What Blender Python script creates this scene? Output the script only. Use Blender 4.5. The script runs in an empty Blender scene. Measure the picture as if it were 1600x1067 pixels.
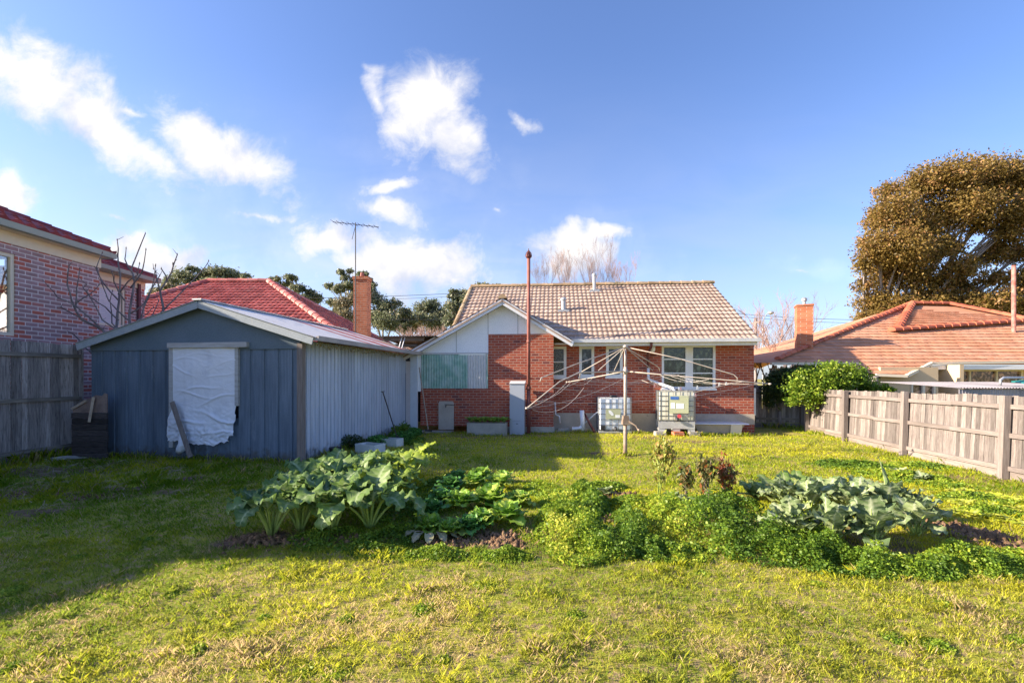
import bpy, bmesh, math, random
import numpy as np
from mathutils import Vector, Matrix, noise as mnoise
random.seed(7); rng = np.random.default_rng(11)
PI = math.pi; R = math.radians
sc = bpy.context.scene; COL = sc.collection
EYE = 1.75; F = 750.0; HZ = 592.0; CX = 800.0
SUN_EL = R(23.6); SHD = R(6.0)                      # sun height; direction shadows run (from +X towards +Y)

# ------------------------------------------------------------------ ground shape
def _vn(x, y, s):
    n = 64; g = _vn.g
    x = np.asarray(x, float)/s + 1000.0; y = np.asarray(y, float)/s + 1000.0
    xi = np.floor(x).astype(int); yi = np.floor(y).astype(int); fx = x-xi; fy = y-yi
    fx = fx*fx*(3-2*fx); fy = fy*fy*(3-2*fy)
    a = g[xi % n, yi % n]; b = g[(xi+1) % n, yi % n]; c = g[xi % n, (yi+1) % n]; d = g[(xi+1) % n, (yi+1) % n]
    return (a*(1-fx)+b*fx)*(1-fy) + (c*(1-fx)+d*fx)*fy
_vn.g = np.random.default_rng(5).random((64, 64))
def fbm(x, y, s, o=4):
    r = 0; a = 0.5; t = 0
    for k in range(o):
        r = r + a*_vn(x+7.3*k, y-3.1*k, s/2**k); t += a; a *= .55
    return r/t
def blob(x, y, cx, cy, rx, ry, rot=0.0, soft=0.35):
    c, s = math.cos(rot), math.sin(rot)
    dx = x-cx; dy = y-cy
    u = (dx*c+dy*s)/rx; v = (-dx*s+dy*c)/ry
    d = np.sqrt(u*u+v*v)
    return np.clip((1+soft-d)/(2*soft), 0, 1)
def gxy(px, py, z=0.0):
    Y = F*(EYE-z)/(py-HZ); return ((px-CX)/F*Y, Y)
def at(px, py, Y): return Vector(((px-CX)/F*Y, Y, EYE+(HZ-py)/F*Y))
def gz(x, y):
    x = np.asarray(x, float); y = np.asarray(y, float)
    near = np.clip((30-np.abs(y))/12, 0, 1)*np.clip((40-np.abs(x))/15, 0, 1)
    z = (fbm(x, y, 2.5, 3)-.5)*.07*near + (fbm(x+40, y, .35, 2)-.5)*.022*near
    z = z + .05*blob(x, y, -1.6, 6.3, .9, 2.2, -.5) + .07*blob(x, y, -.25, 6.6, .8, 1.2) + .05*blob(x, y, 2.0, 6.2, 1.7, 1.0)
    z = z + .08*blob(x, y, 3.6, 5.7, 1.9, .9, -.15) + .05*blob(x, y, 5.2, 5.2, 1.3, .25, -.45)
    return z
def g1(x, y): return float(gz(x, y))

# soil patches given as image places of the photograph's bare earth, turned into ground ellipses
SOIL = []
def soil(px, py, rpx, rpy, k=1.0):
    x, y = gxy(px, py); s = F/y; SOIL.append((x, y, rpx/s, rpy/s*F*1.0/(py-HZ), k))
for a in [(190, 765, 45, 6), (110, 772, 30, 4), (300, 748, 25, 4), (60, 800, 40, 6, .9), (265, 770, 30, 4, .9), (150, 735, 40, 4, .9), (395, 848, 55, 14), (470, 852, 60, 9, .7), (560, 846, 60, 9, .6), (780, 846, 48, 16), (700, 852, 45, 12, .9), (735, 838, 60, 12, .8),
          (930, 772, 38, 8), (972, 776, 20, 5), (940, 815, 40, 9, .6), (1050, 790, 40, 7, .5), (1480, 836, 42, 13), (1530, 846, 55, 14), (1585, 862, 40, 10),
          (1400, 868, 60, 14, .8), (1330, 850, 90, 20, .7), (20, 770, 70, 12, .8), (170, 775, 60, 10, .7), (90, 760, 60, 9, .5), (60, 737, 80, 7, .8), (230, 722, 90, 5, .5), (20, 815, 45, 7, .5), (110, 790, 40, 6, .6),
          (430, 722, 70, 4, .4), (650, 676, 26, 4, .9), (730, 682, 60, 3, .6), (815, 680, 60, 3, .6), (1010, 684, 30, 3, .7), (1075, 690, 40, 2.4, .8),
          (935, 709, 22, 2.2, .9), (985, 712, 32, 2.6, .9), (1060, 716, 35, 2.2, .9), (1115, 717, 30, 2.4, .9), (1190, 715, 32, 1.8, .7), (815, 707, 18, 2, .6), (868, 710, 22, 2, .6),
          (1380, 755, 30, 6, .6), (1430, 728, 80, 4, .5), (1540, 748, 60, 5, .6), (865, 836, 30, 10, .6), (840, 870, 25, 6, .5), (1190, 874, 30, 6, .5)]:
    soil(*a)
def soilmask(x, y):
    m = np.zeros(np.shape(x)); n = (fbm(x, y, .35, 3)-.5)*.9
    for (cx, cy, rx, ry, k) in SOIL:
        u = (x-cx)/rx; v = (y-cy)/max(ry, .06); d = np.sqrt(u*u+v*v)
        m = np.maximum(m, k*np.clip((1.25-d+n)/.5, 0, 1))
    return m

# ------------------------------------------------------------------ mesh collector
class MB:
    def __init__(s, M=None): s.V = []; s.F = []; s.T = []; s.M = M
    def add(s, V, F_, t=.5, M=None):
        n = len(s.V)
        for v in V:
            v = Vector(v); s.V.append(M @ v if M is not None else v)
        if np.ndim(t) == 0: s.T += [float(t)]*len(V)
        else: s.T += [float(q) for q in t]
        for f in F_: s.F.append(tuple(i+n for i in f))
        return s
    def box(s, x0, x1, y0, y1, z0, z1, t=.5, M=None, tx=0, top=None):
        a = top or (x0, x1, y0, y1)
        V = [(x0, y0, z0), (x1, y0, z0), (x1, y1, z0), (x0, y1, z0), (a[0], a[2], z1), (a[1], a[2], z1), (a[1], a[3], z1), (a[0], a[3], z1)]
        return s.add(V, [(3, 2, 1, 0), (4, 5, 6, 7), (0, 1, 5, 4), (1, 2, 6, 5), (2, 3, 7, 6), (3, 0, 4, 7)], t, M)
    def bar(s, p, q, w, h, t=.5, up=(0, 0, 1), h2=None, w2=None):
        p = Vector(p); q = Vector(q); d = (q-p).normalized(); up = Vector(up)
        r = d.cross(up)
        if r.length < 1e-4: r = d.cross(Vector((0, 1, 0)))
        r.normalize(); u = r.cross(d).normalized(); V = []
        for c, ww, hh in ((p, w, h), (q, w2 or w, h2 or h)):
            V += [c-r*ww/2-u*hh/2, c+r*ww/2-u*hh/2, c+r*ww/2+u*hh/2, c-r*ww/2+u*hh/2]
        return s.add(V, [(3, 2, 1, 0), (4, 5, 6, 7), (0, 1, 5, 4), (1, 2, 6, 5), (2, 3, 7, 6), (3, 0, 4, 7)], t)
    def tube(s, pts, rad, n=8, t=.5, cap=True):
        pts = [Vector(p) for p in pts]; k = len(pts)
        if np.ndim(rad) == 0: rad = [rad]*k
        V = []; F_ = []; ref = None
        for i, p in enumerate(pts):
            d = (pts[min(i+1, k-1)]-pts[max(i-1, 0)]).normalized()
            if ref is None: ref = d.orthogonal().normalized()
            ref = (ref-d*ref.dot(d))
            if ref.length < 1e-5: ref = d.orthogonal()
            ref.normalize(); b = d.cross(ref)
            for j in range(n):
                a = 2*PI*j/n; V.append(p+(ref*math.cos(a)+b*math.sin(a))*rad[i])
        for i in range(k-1):
            for j in range(n):
                F_.append((i*n+j, i*n+(j+1) % n, (i+1)*n+(j+1) % n, (i+1)*n+j))
        if cap: F_ += [tuple(range(n-1, -1, -1)), tuple((k-1)*n+j for j in range(n))]
        return s.add(V, F_, t)
    def lathe(s, c, prof, n=12, t=.5):
        V = []; F_ = []; k = len(prof)
        for (r, z) in prof:
            for j in range(n): V.append((c[0]+r*math.cos(2*PI*j/n), c[1]+r*math.sin(2*PI*j/n), c[2]+z))
        for i in range(k-1):
            for j in range(n): F_.append((i*n+j, i*n+(j+1) % n, (i+1)*n+(j+1) % n, (i+1)*n+j))
        F_ += [tuple(range(n-1, -1, -1)), tuple((k-1)*n+j for j in range(n))]
        return s.add(V, F_, t)
    def prism(s, poly, y0, y1, t=.5):               # poly in (x, z), extruded along y
        n = len(poly); V = [(x, y0, z) for x, z in poly]+[(x, y1, z) for x, z in poly]
        F_ = [tuple(range(n)), tuple(range(2*n-1, n-1, -1))]+[(j, j+n, (j+1) % n+n, (j+1) % n) for j in range(n)]
        return s.add(V, F_, t)
    def wall(s, x0, x1, z0, z1, y0, y1, holes, axis='x', t=.5):
        xs = sorted({x0, x1, *[min(max(h[0], x0), x1) for h in holes], *[min(max(h[1], x0), x1) for h in holes]}); zs = sorted({z0, z1, *[h[2] for h in holes], *[h[3] for h in holes]})
        for i in range(len(xs)-1):
            run = None
            for j in range(len(zs)-1):
                cx = (xs[i]+xs[i+1])/2; cz = (zs[j]+zs[j+1])/2
                if not any(h[0] < cx < h[1] and h[2] < cz < h[3] for h in holes):
                    if run is None: run = [zs[j], zs[j+1]]
                    else: run[1] = zs[j+1]
                elif run: s._wb(xs[i], xs[i+1], run, y0, y1, axis, t); run = None
            if run: s._wb(xs[i], xs[i+1], run, y0, y1, axis, t)
        return s
    def _wb(s, a, b, run, y0, y1, axis, t):
        if axis == 'x': s.box(a, b, y0, y1, run[0], run[1], t)
        else: s.box(y0, y1, a, b, run[0], run[1], t)
    def build(s, name, mat, parent=None, smooth=False, recalc=True, world=False):
        V = s.V
        if parent is not None and world:
            Mi = ROOTS[parent.name].inverted(); V = [Mi @ v for v in V]
        me = bpy.data.meshes.new(name); me.from_pydata([tuple(v) for v in V], [], s.F)
        a = me.attributes.new('tint', 'FLOAT', 'POINT'); a.data.foreach_set('value', s.T)
        if recalc:
            bm = bmesh.new(); bm.from_mesh(me); bmesh.ops.recalc_face_normals(bm, faces=bm.faces); bm.to_mesh(me); bm.free()
        return link(name, me, mat, parent, smooth)
ROOTS = {}
def link(name, me, mat, parent=None, smooth=False):
    if smooth: me.polygons.foreach_set('use_smooth', [True]*len(me.polygons))
    me.materials.append(mat)
    o = bpy.data.objects.new(name, me); COL.objects.link(o)
    if parent is not None:
        o.parent = parent; ROOTS[o.name] = ROOTS[parent.name]
    else: ROOTS[o.name] = Matrix.Identity(4)
    return o
def root(name, label, cat, loc=(0, 0, 0), rz=0.0, group=None):
    o = bpy.data.objects.new(name, None); COL.objects.link(o); o.location = loc; o.rotation_euler = (0, 0, rz); o.empty_display_size = .2
    ROOTS[o.name] = Matrix.Translation(Vector(loc)) @ Matrix.Rotation(rz, 4, 'Z')
    return tag(o, label, cat, group)
def tag(o, label=None, cat=None, group=None, kind=None):
    if label: o['label'] = label
    if cat: o['category'] = cat
    if group: o['group'] = group
    if kind: o['kind'] = kind
    return o
def npmesh(name, V, F_, T, mat, parent=None, smooth=False, extra=None):
    V = np.asarray(V, np.float32); F_ = np.asarray(F_, np.int32); k = F_.shape[1]
    me = bpy.data.meshes.new(name); me.vertices.add(len(V)); me.vertices.foreach_set('co', V.ravel())
    me.loops.add(F_.size); me.loops.foreach_set('vertex_index', F_.ravel())
    me.polygons.add(len(F_)); me.polygons.foreach_set('loop_start', np.arange(0, F_.size, k, dtype=np.int32))
    me.update(calc_edges=True)
    for nm, arr in dict({'tint': T}, **(extra or {})).items():
        a = me.attributes.new(nm, 'FLOAT', 'POINT'); a.data.foreach_set('value', np.asarray(arr, np.float32).ravel())
    return link(name, me, mat, parent, smooth)
def ray_local(rt, px, py, axis, val):
    """where the sight line of a photo point meets a plane of a thing's own frame"""
    Mi = ROOTS[rt.name].inverted(); o = Mi @ Vector((0, 0, EYE)); d = Mi.to_3x3() @ Vector(((px-CX)/F, 1, (HZ-py)/F))
    k = (val-o[axis])/d[axis]; return o+d*k

# ------------------------------------------------------------------ materials
MATS = {}
class NT:
    def __init__(s, name):
        s.m = bpy.data.materials.new(name); s.m.use_nodes = True; s.t = s.m.node_tree; s.t.nodes.clear()
        s.out = s.n('ShaderNodeOutputMaterial'); s.co = s.n('ShaderNodeTexCoord').outputs['Object']
    def n(s, ty, ins=None, **kw):
        nd = s.t.nodes.new(ty)
        for k, v in kw.items(): setattr(nd, k, v)
        for k, v in (ins or {}).items(): s.set(nd.inputs[k], v)
        return nd
    def set(s, inp, v):
        if isinstance(v, bpy.types.NodeSocket): s.t.links.new(v, inp)
        elif isinstance(v, (tuple, list)) and len(v) == 3 and inp.type == 'RGBA': inp.default_value = (*v, 1)
        else: inp.default_value = v
    def noise(s, scale, detail=4, vec=None, stretch=None, rough=.55, dist=0.0):
        v = vec or s.co
        if stretch: v = s.n('ShaderNodeMapping', {'Vector': v, 'Scale': stretch}).outputs[0]
        return s.n('ShaderNodeTexNoise', {'Vector': v, 'Scale': scale, 'Detail': detail, 'Roughness': rough, 'Distortion': dist}).outputs[0]
    def ramp(s, f, a, b, lo=0.0, hi=1.0):
        return s.n('ShaderNodeMapRange', {'Value': f, 'From Min': a, 'From Max': b, 'To Min': lo, 'To Max': hi}, interpolation_type='SMOOTHSTEP').outputs[0]
    def mix(s, f, a, b, mode='MIX'):
        nd = s.n('ShaderNodeMix', data_type='RGBA', blend_type=mode); s.set(nd.inputs[0], f); s.set(nd.inputs[6], a); s.set(nd.inputs[7], b); return nd.outputs[2]
    def math(s, op, a, b=0.0, c=0.0):
        nd = s.n('ShaderNodeMath', operation=op); s.set(nd.inputs[0], a); s.set(nd.inputs[1], b); s.set(nd.inputs[2], c); return nd.outputs[0]
    def attr(s, nm='tint'): return s.n('ShaderNodeAttribute', attribute_name=nm).outputs['Fac']
    def mul(s, col, f): return s.n('ShaderNodeVectorMath', {0: col, 3: f} if False else None, operation='SCALE') if False else s._sc(col, f)
    def _sc(s, col, f):
        nd = s.n('ShaderNodeVectorMath', operation='SCALE'); s.set(nd.inputs[0], col); s.set(nd.inputs['Scale'], f); return nd.outputs[0]
    def bump(s, h, strength=.3, dist=.01):
        return s.n('ShaderNodeBump', {'Height': h, 'Strength': strength, 'Distance': dist}).outputs[0]
    def finish(s, col, rough=.8, normal=None, metal=0.0, spec=.3, transl=0.0, tcol=None, alpha=None):
        b = s.n('ShaderNodeBsdfPrincipled', {'Base Color': col, 'Roughness': rough, 'Metallic': metal, 'Specular IOR Level': spec})
        if normal is not None: s.set(b.inputs['Normal'], normal)
        o = b.outputs[0]
        if transl:
            tr = s.n('ShaderNodeBsdfTranslucent', {'Color': tcol if tcol is not None else col}).outputs[0]
            m = s.n('ShaderNodeMixShader'); s.set(m.inputs[0], transl); s.set(m.inputs[1], o); s.set(m.inputs[2], tr); o = m.outputs[0]
        s.t.links.new(o, s.out.inputs[0]); MATS[s.m.name] = s.m; return s.m

def weathered(name, c1, c2, scale=3, rough=.75, bump=.2, stretch=None, c3=None, k3=.62, metal=0.0, spec=.3, tintk=.5, fine=40):
    t = NT(name); n1 = t.noise(scale, 6, stretch=stretch); n2 = t.noise(fine, 3, stretch=stretch)
    c = t.mix(t.ramp(n1, .32, .68), c1, c2)
    if c3: c = t.mix(t.ramp(t.noise(scale*1.7+.3, 7, stretch=stretch, rough=.7), k3, k3+.14), c, c3)
    f = t.math('MULTIPLY', t.math('MULTIPLY_ADD', t.attr(), tintk, 1-tintk/2), t.math('MULTIPLY_ADD', n2, .5, .75))
    return t.finish(t._sc(c, f), rough, t.bump(n2, bump, .006), metal, spec)
def sheet(name, c1, c2, c3, k3, tintk, rough=.6):
    """painted steel sheet: faded patches, run marks and mud splashed along the foot"""
    t = NT(name); c = t.mix(t.ramp(t.noise(1.5, 6, stretch=(2, 2, .6)), .32, .68), c1, c2)
    c = t.mix(t.ramp(t.noise(2.4, 7, stretch=(1, 1, .4), rough=.7), k3, k3+.14), c, c3)
    run = t.noise(9, 5, stretch=(3, 3, .12), rough=.6); c = t._sc(c, t.math('MULTIPLY_ADD', t.ramp(run, .35, .7), -.28, 1.08))
    z = t.n('ShaderNodeSeparateXYZ', {0: t.co}).outputs[2]
    mud = t.ramp(t.math('ADD', z, t.math('MULTIPLY', t.noise(7, 6), -.75)), -.08, -.38)
    c = t.mix(t.math('MULTIPLY', mud, .75), c, (.07, .06, .04))
    c = t.mix(t.ramp(t.noise(34, 3), .72, .78), c, tuple(min(.7, q*2.2) for q in c2))
    c = t.mix(t.ramp(t.noise(3.3, 8, rough=.75), .7, .76), c, (.2, .12, .08))
    f = t.math('MULTIPLY', t.math('MULTIPLY_ADD', t.attr(), tintk, 1-tintk/2), t.math('MULTIPLY_ADD', t.noise(40, 3), .4, .8))
    return t.finish(t._sc(c, f), rough, t.bump(t.noise(4, 4), .25, .03), 0, .35)
def brick(name, c1, c2, mortar, bw=.24, rh=.086, ms=.011, c3=None, spots=.5):
    t = NT(name); x = t.n('ShaderNodeSeparateXYZ', {0: t.co})
    v = t.n('ShaderNodeCombineXYZ', {0: t.math('ADD', x.outputs[0], x.outputs[1]), 1: x.outputs[2], 2: 0.0}).outputs[0]
    b = t.n('ShaderNodeTexBrick', {'Vector': v, 'Color1': (0, 0, 0), 'Color2': (1, 1, 1), 'Mortar': (.5, .5, .5), 'Scale': 1.0, 'Mortar Size': ms, 'Mortar Smooth': .25, 'Brick Width': bw, 'Row Height': rh, 'Bias': 0.0})
    r = t.n('ShaderNodeSeparateColor', {0: b.outputs[0]}).outputs[0]
    c = t.mix(t.ramp(r, .15, .85), c1, c2)
    if c3: c = t.mix(t.ramp(r, spots, spots+.12), c, c3)
    f = t.math('MULTIPLY_ADD', t.noise(5, 5), .5, .75); f2 = t.math('MULTIPLY_ADD', t.noise(90, 3), .5, .75)
    c = t._sc(c, t.math('MULTIPLY', f, f2))
    mc = t._sc(mortar, t.math('MULTIPLY_ADD', t.noise(3, 5), .7, .6))
    c = t.mix(b.outputs[1], c, mc)
    h = t.math('SUBTRACT', t.math('MULTIPLY', t.noise(120, 2), .3), b.outputs[1])
    return t.finish(c, .85, t.bump(h, .7, .008))
def leafmat(name, c1, c2, c3=None, transl=.35, vein=None, rough=.5, k3=.7):
    t = NT(name); ti = t.attr()
    c = t.mix(t.ramp(ti, .1, .9), c1, c2)
    if c3: c = t.mix(t.ramp(ti, k3, k3+.15), c, c3)
    c = t._sc(c, t.math('MULTIPLY_ADD', t.noise(6, 3), .6, .7))
    if vein: c = t.mix(t.attr('vein'), c, vein)
    return t.finish(c, rough, None, 0, .35, transl)
def flat(name, c, rough=.5, metal=0.0, spec=.4, var=.12, bump=.08, scale=8):
    t = NT(name); n = t.noise(scale, 6)
    f = t.math('MULTIPLY', t.math('MULTIPLY_ADD', n, var*2, 1-var), t.math('MULTIPLY_ADD', t.attr(), .3, .85))
    return t.finish(t._sc(c, f), rough, t.bump(t.noise(60, 3), bump, .003), metal, spec)

brick_red = brick('red_brick', (.31, .062, .036), (.4, .092, .046), (.42, .26, .2), c3=(.17, .045, .04), spots=.86)
brick_mix = brick('mottled_brick', (.31, .19, .19), (.4, .25, .26), (.7, .62, .6), bw=.305, rh=.1, c3=(.44, .13, .095), spots=.66)
brick_orange = brick('orange_brick', (.42, .12, .05), (.52, .17, .08), (.45, .3, .22), ms=.008)
brick_pale = brick('orange_pale_brick', (.35, .12, .07), (.45, .19, .11), (.45, .35, .28))
tile_tan = weathered('tan_concrete_tile', (.37, .265, .205), (.43, .325, .26), 1.4, .9, .2, c3=(.27, .2, .14), k3=.64, tintk=.22)
tile_tancap = weathered('tan_ridge_cap', (.33, .22, .12), (.42, .31, .2), 2, .9, .3, c3=(.16, .13, .07), k3=.5)
tile_red = weathered('red_glazed_tile', (.33, .07, .06), (.42, .12, .1), 1.2, .6, .2, c3=(.46, .22, .18), k3=.58, tintk=.6, spec=.35)
tile_dark = weathered('maroon_tile', (.22, .035, .04), (.3, .06, .06), 1.2, .65, .1, tintk=.5, spec=.3)
tile_terra = weathered('faded_terracotta_tile', (.52, .24, .13), (.55, .29, .18), .8, .85, .3, c3=(.48, .17, .085), k3=.56, tintk=.3)
cap_red = weathered('red_ridge_cap', (.55, .22, .18), (.45, .1, .08), 2, .6, .1)
cap_orange = weathered('orange_ridge_cap', (.5, .155, .08), (.42, .11, .06), 2, .7, .1)
white_paint = flat('white_paint', (.72, .72, .72), .55, var=.06)
board_white = weathered('white_board', (.8, .81, .83), (.85, .85, .86), 1.5, .7, .05, c3=(.55, .53, .5), k3=.68, tintk=.1)
cream_paint = flat('cream_paint', (.72, .62, .47), .6, var=.08)
beige_wall = flat('beige_wall', (.62, .46, .28), .7, var=.08)
concrete = weathered('concrete', (.42, .38, .32), (.32, .3, .26), 3, .9, .4, c3=(.2, .2, .15), k3=.6)
render_cream = weathered('cream_render', (.5, .42, .33), (.42, .36, .29), 3, .9, .3, c3=(.28, .25, .19), k3=.6)
wood_grey = weathered('weathered_paling', (.16, .135, .12), (.25, .215, .195), 3, .9, .5, (14, 14, .9), c3=(.12, .08, .075), k3=.52, tintk=.9, fine=14)
wood_post = weathered('weathered_post', (.165, .135, .12), (.23, .195, .175), 3, .9, .5, (10, 10, .8), c3=(.16, .11, .1), k3=.58, tintk=.4, fine=14)
wood_rail = weathered('weathered_rail', (.19, .155, .135), (.26, .215, .195), 2, .9, .5, (1, 1, 10), c3=(.2, .14, .12), k3=.6, tintk=.4, fine=14)
wood_dim = weathered('lichen_grey_paling', (.21, .18, .17), (.36, .32, .3), 3, .9, .5, (14, 14, .9), c3=(.085, .075, .065), k3=.52, tintk=.9, fine=14)
wood_dimrail = weathered('lichen_grey_rail', (.15, .13, .11), (.25, .22, .19), 2, .9, .5, (1, 1, 10), tintk=.4, fine=14)
wood_black = weathered('blackened_board', (.035, .03, .03), (.08, .065, .06), 3, .85, .6, (2, 2, 16), c3=(.13, .1, .09), k3=.62, tintk=.9)
wood_pale = weathered('pale_stick', (.42, .33, .25), (.3, .23, .17), 4, .85, .3, (3, 3, 3))
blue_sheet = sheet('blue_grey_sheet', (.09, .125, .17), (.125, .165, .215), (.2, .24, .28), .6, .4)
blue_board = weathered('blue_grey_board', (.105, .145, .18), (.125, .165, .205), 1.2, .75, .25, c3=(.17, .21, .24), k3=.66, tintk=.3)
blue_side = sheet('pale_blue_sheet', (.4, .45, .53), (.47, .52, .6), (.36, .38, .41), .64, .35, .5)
barge_grey = weathered('grey_barge_paint', (.27, .31, .34), (.33, .36, .38), 2, .7, .2, c3=(.4, .38, .35), k3=.6)
rust_roof = None
white_plastic = None
galv = weathered('galvanised_steel', (.42, .42, .42), (.55, .55, .54), 3, .5, .05, metal=.55, tintk=.3)
galv_cream = weathered('cream_hoist_steel', (.4, .34, .28), (.5, .43, .37), 4, .5, .1, c3=(.36, .2, .12), k3=.66)
green_sheet = None
rust_red = weathered('red_oxide_pipe', (.27, .085, .065), (.34, .13, .1), 3, .7, .15, c3=(.24, .15, .13), k3=.6)
rust_dark = weathered('dark_rusty_pipe', (.13, .04, .035), (.18, .07, .055), 3, .7, .2)
grey_box = flat('grey_cabinet_paint', (.36, .39, .44), .45, var=.06)
dark_metal = flat('dark_metal', (.05, .05, .055), .5, var=.2)
black = flat('dark_recess', (.015, .015, .018), .6)
gutter_green = flat('grey_green_gutter', (.3, .34, .31), .45, var=.06)
gutter_white = weathered('white_gutter', (.68, .68, .7), (.75, .75, .77), 3, .5, .05, c3=(.45, .4, .33), k3=.68, tintk=.2)
pvc = flat('white_pvc', (.72, .73, .76), .4, var=.05)
ibc_white = weathered('white_tank_plastic', (.68, .73, .78), (.76, .79, .82), 2, .4, .03, tintk=.1)
ibc_cream = weathered('yellowed_tank_plastic', (.5, .49, .39), (.58, .57, .47), 2, .4, .03, tintk=.1)
label_green = flat('olive_label', (.42, .44, .28), .5)
label_white = flat('white_label', (.78, .8, .8), .5)
label_blue = flat('blue_label', (.03, .12, .4), .5)
red_cap = flat('red_plastic', (.55, .06, .08), .45)
soil_mat = weathered('dug_soil', (.14, .08, .04), (.23, .14, .08), 6, .95, .9, c3=(.28, .19, .13), k3=.6, fine=60)
bark_pale = weathered('pale_bark', (.42, .36, .31), (.3, .25, .22), 3, .85, .4)
bark_grey = weathered('grey_bark', (.22, .19, .18), (.3, .26, .24), 3, .85, .4)
bark_fig = weathered('fig_bark', (.22, .19, .18), (.13, .1, .1), 3, .8, .3)
twig_pink = weathered('pinkish_twig', (.3, .2, .165), (.24, .155, .13), 1, .85, .2)
twig_grey = weathered('grey_twig', (.2, .16, .165), (.16, .125, .13), 1, .85, .2)

def glass(name, c=(.02, .022, .02), k=1.0):
    t = NT(name); n = t.noise(7, 6, dist=.6); n2 = t.noise(1.3, 2)
    col = t.mix(t.ramp(n, .45, .7), c, tuple(min(1, q*6+.02) for q in c))
    nb = t.bump(n2, .15, .02)
    return t.finish(col, .06, nb, 0, .8*k)
glass_dark = glass('window_glass', (.018, .024, .016))
glass_blue = glass('dark_blue_glass', (.03, .035, .045), .6)
def frosted():
    t = NT('patterned_glass'); v = t.n('ShaderNodeTexVoronoi', {'Vector': t.co, 'Scale': 26.0}).outputs[0]
    return t.finish(t.mix(t.ramp(v, .2, .5), (.2, .19, .14), (.03, .03, .025)), .2, t.bump(v, .5, .005), 0, .6)
glass_frost = frosted()
def clear_glass():
    t = NT('clear_glass'); g = t.n('ShaderNodeBsdfGlossy', {'Color': (1, 1, 1, 1), 'Roughness': .02}).outputs[0]
    tr = t.n('ShaderNodeBsdfTransparent', {'Color': (.9, .93, .92, 1)}).outputs[0]
    m = t.n('ShaderNodeMixShader', {0: .22}); t.t.links.new(tr, m.inputs[1]); t.t.links.new(g, m.inputs[2]); t.t.links.new(m.outputs[0], t.out.inputs[0]); return t.m
glass_clear = clear_glass()
def rusty():
    t = NT('faded_red_corrugated_roof'); x = t.n('ShaderNodeSeparateXYZ', {0: t.co}); band = t.math('SINE', t.math('MULTIPLY', x.outputs[1], 5.2))
    # painted strips: whole sheets kept their red, others weathered to pale grey
    st = t.noise(1.0, 2, stretch=(0.02, 2.2, 0.02)); n = t.noise(5, 6)
    f = t.ramp(t.math('ADD', t.math('MULTIPLY', n, .9), band), .2, .5)
    back = t.ramp(x.outputs[1], 2.2, 3.0)
    c = t.mix(t.math('MULTIPLY', f, back), (.58, .57, .57), (.42, .12, .1))
    c = t.mix(t.ramp(t.noise(2.2, 7, rough=.7), .6, .68), c, (.36, .2, .13))
    return t.finish(t._sc(c, t.math('MULTIPLY_ADD', t.noise(30, 3), .4, .8)), .55, None, .1, .4)
rust_roof = rusty()
def greens():
    t = NT('green_fibreglass_sheet'); x = t.n('ShaderNodeSeparateXYZ', {0: t.co})
    u = t.math('MULTIPLY', t.ramp(x.outputs[0], -2.86, -2.8), t.ramp(x.outputs[0], -2.17, -2.23))
    c = t.mix(u, t.mix(t.ramp(t.noise(3, 5), .35, .65), (.24, .42, .34), (.44, .56, .5)), (.62, .6, .58))
    return t.finish(t._sc(c, t.math('MULTIPLY_ADD', t.noise(9, 5), .5, .75)), .5, None, 0, .4)
green_sheet = greens()
def plastic():
    t = NT('crumpled_white_plastic'); n = t.noise(3.2, 6, rough=.6, dist=1.2, stretch=(1, 1, 1.6))
    c = t.mix(t.ramp(t.noise(2, 5), .55, .75), (.8, .82, .88), (.68, .7, .77))
    return t.finish(c, .4, t.bump(n, .55, .04), 0, .5, .15)
white_plastic = plastic()

# foliage colours
m_grass = None
def grassmat():
    t = NT('grass_blades'); ti = t.attr(); dr = t.attr('dry')
    c = t.mix(ti, (.18, .31, .015), (.74, .71, .04))
    c = t.mix(dr, c, (.72, .55, .31))
    return t.finish(c, .6, None, 0, .2, .45)
m_grass = grassmat()
def groundmat():
    t = NT('lawn_ground'); s = t.attr('soil')
    n = t.noise(3, 6); n2 = t.noise(60, 5, rough=.7); n3 = t.noise(14, 6)
    g = t.mix(t.ramp(n, .35, .65), (.24, .26, .03), (.36, .32, .05)); g = t.mix(t.ramp(n3, .45, .62), g, (.36, .26, .13))
    d = t.mix(t.ramp(n3, .35, .65), (.1, .06, .04), (.2, .13, .09))
    c = t._sc(t.mix(s, g, d), t.math('MULTIPLY_ADD', n2, 1.0, .5))
    return t.finish(c, .95, t.bump(n2, .9, .02), 0, .15)
m_ground = groundmat()
lf_gum = leafmat('gum_leaves', (.13, .16, .09), (.27, .29, .17), (.38, .35, .24), .35)
lf_gumtan = leafmat('gum_leaves_tan', (.17, .17, .09), (.33, .28, .17), (.42, .32, .2), .3)
lf_big = leafmat('bronze_fig_leaves', (.17, .12, .03), (.33, .22, .055), (.38, .21, .085), .4, k3=.68)
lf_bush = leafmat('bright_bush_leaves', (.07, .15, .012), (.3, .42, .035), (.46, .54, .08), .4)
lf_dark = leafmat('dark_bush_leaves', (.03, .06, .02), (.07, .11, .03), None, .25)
lf_weed = leafmat('weed_leaves', (.1, .19, .02), (.36, .48, .035), (.56, .56, .07), .4, k3=.7)
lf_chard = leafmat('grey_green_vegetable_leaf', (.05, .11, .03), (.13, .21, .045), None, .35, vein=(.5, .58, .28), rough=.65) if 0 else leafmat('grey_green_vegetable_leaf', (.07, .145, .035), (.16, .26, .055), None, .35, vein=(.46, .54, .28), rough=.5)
lf_chardsun = leafmat('sunlit_green_leaf', (.2, .3, .035), (.4, .5, .05), None, .45, vein=(.4, .45, .2), rough=.5)  # yellower copy of the vegetable leaf, sunlight put into the colour
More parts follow.
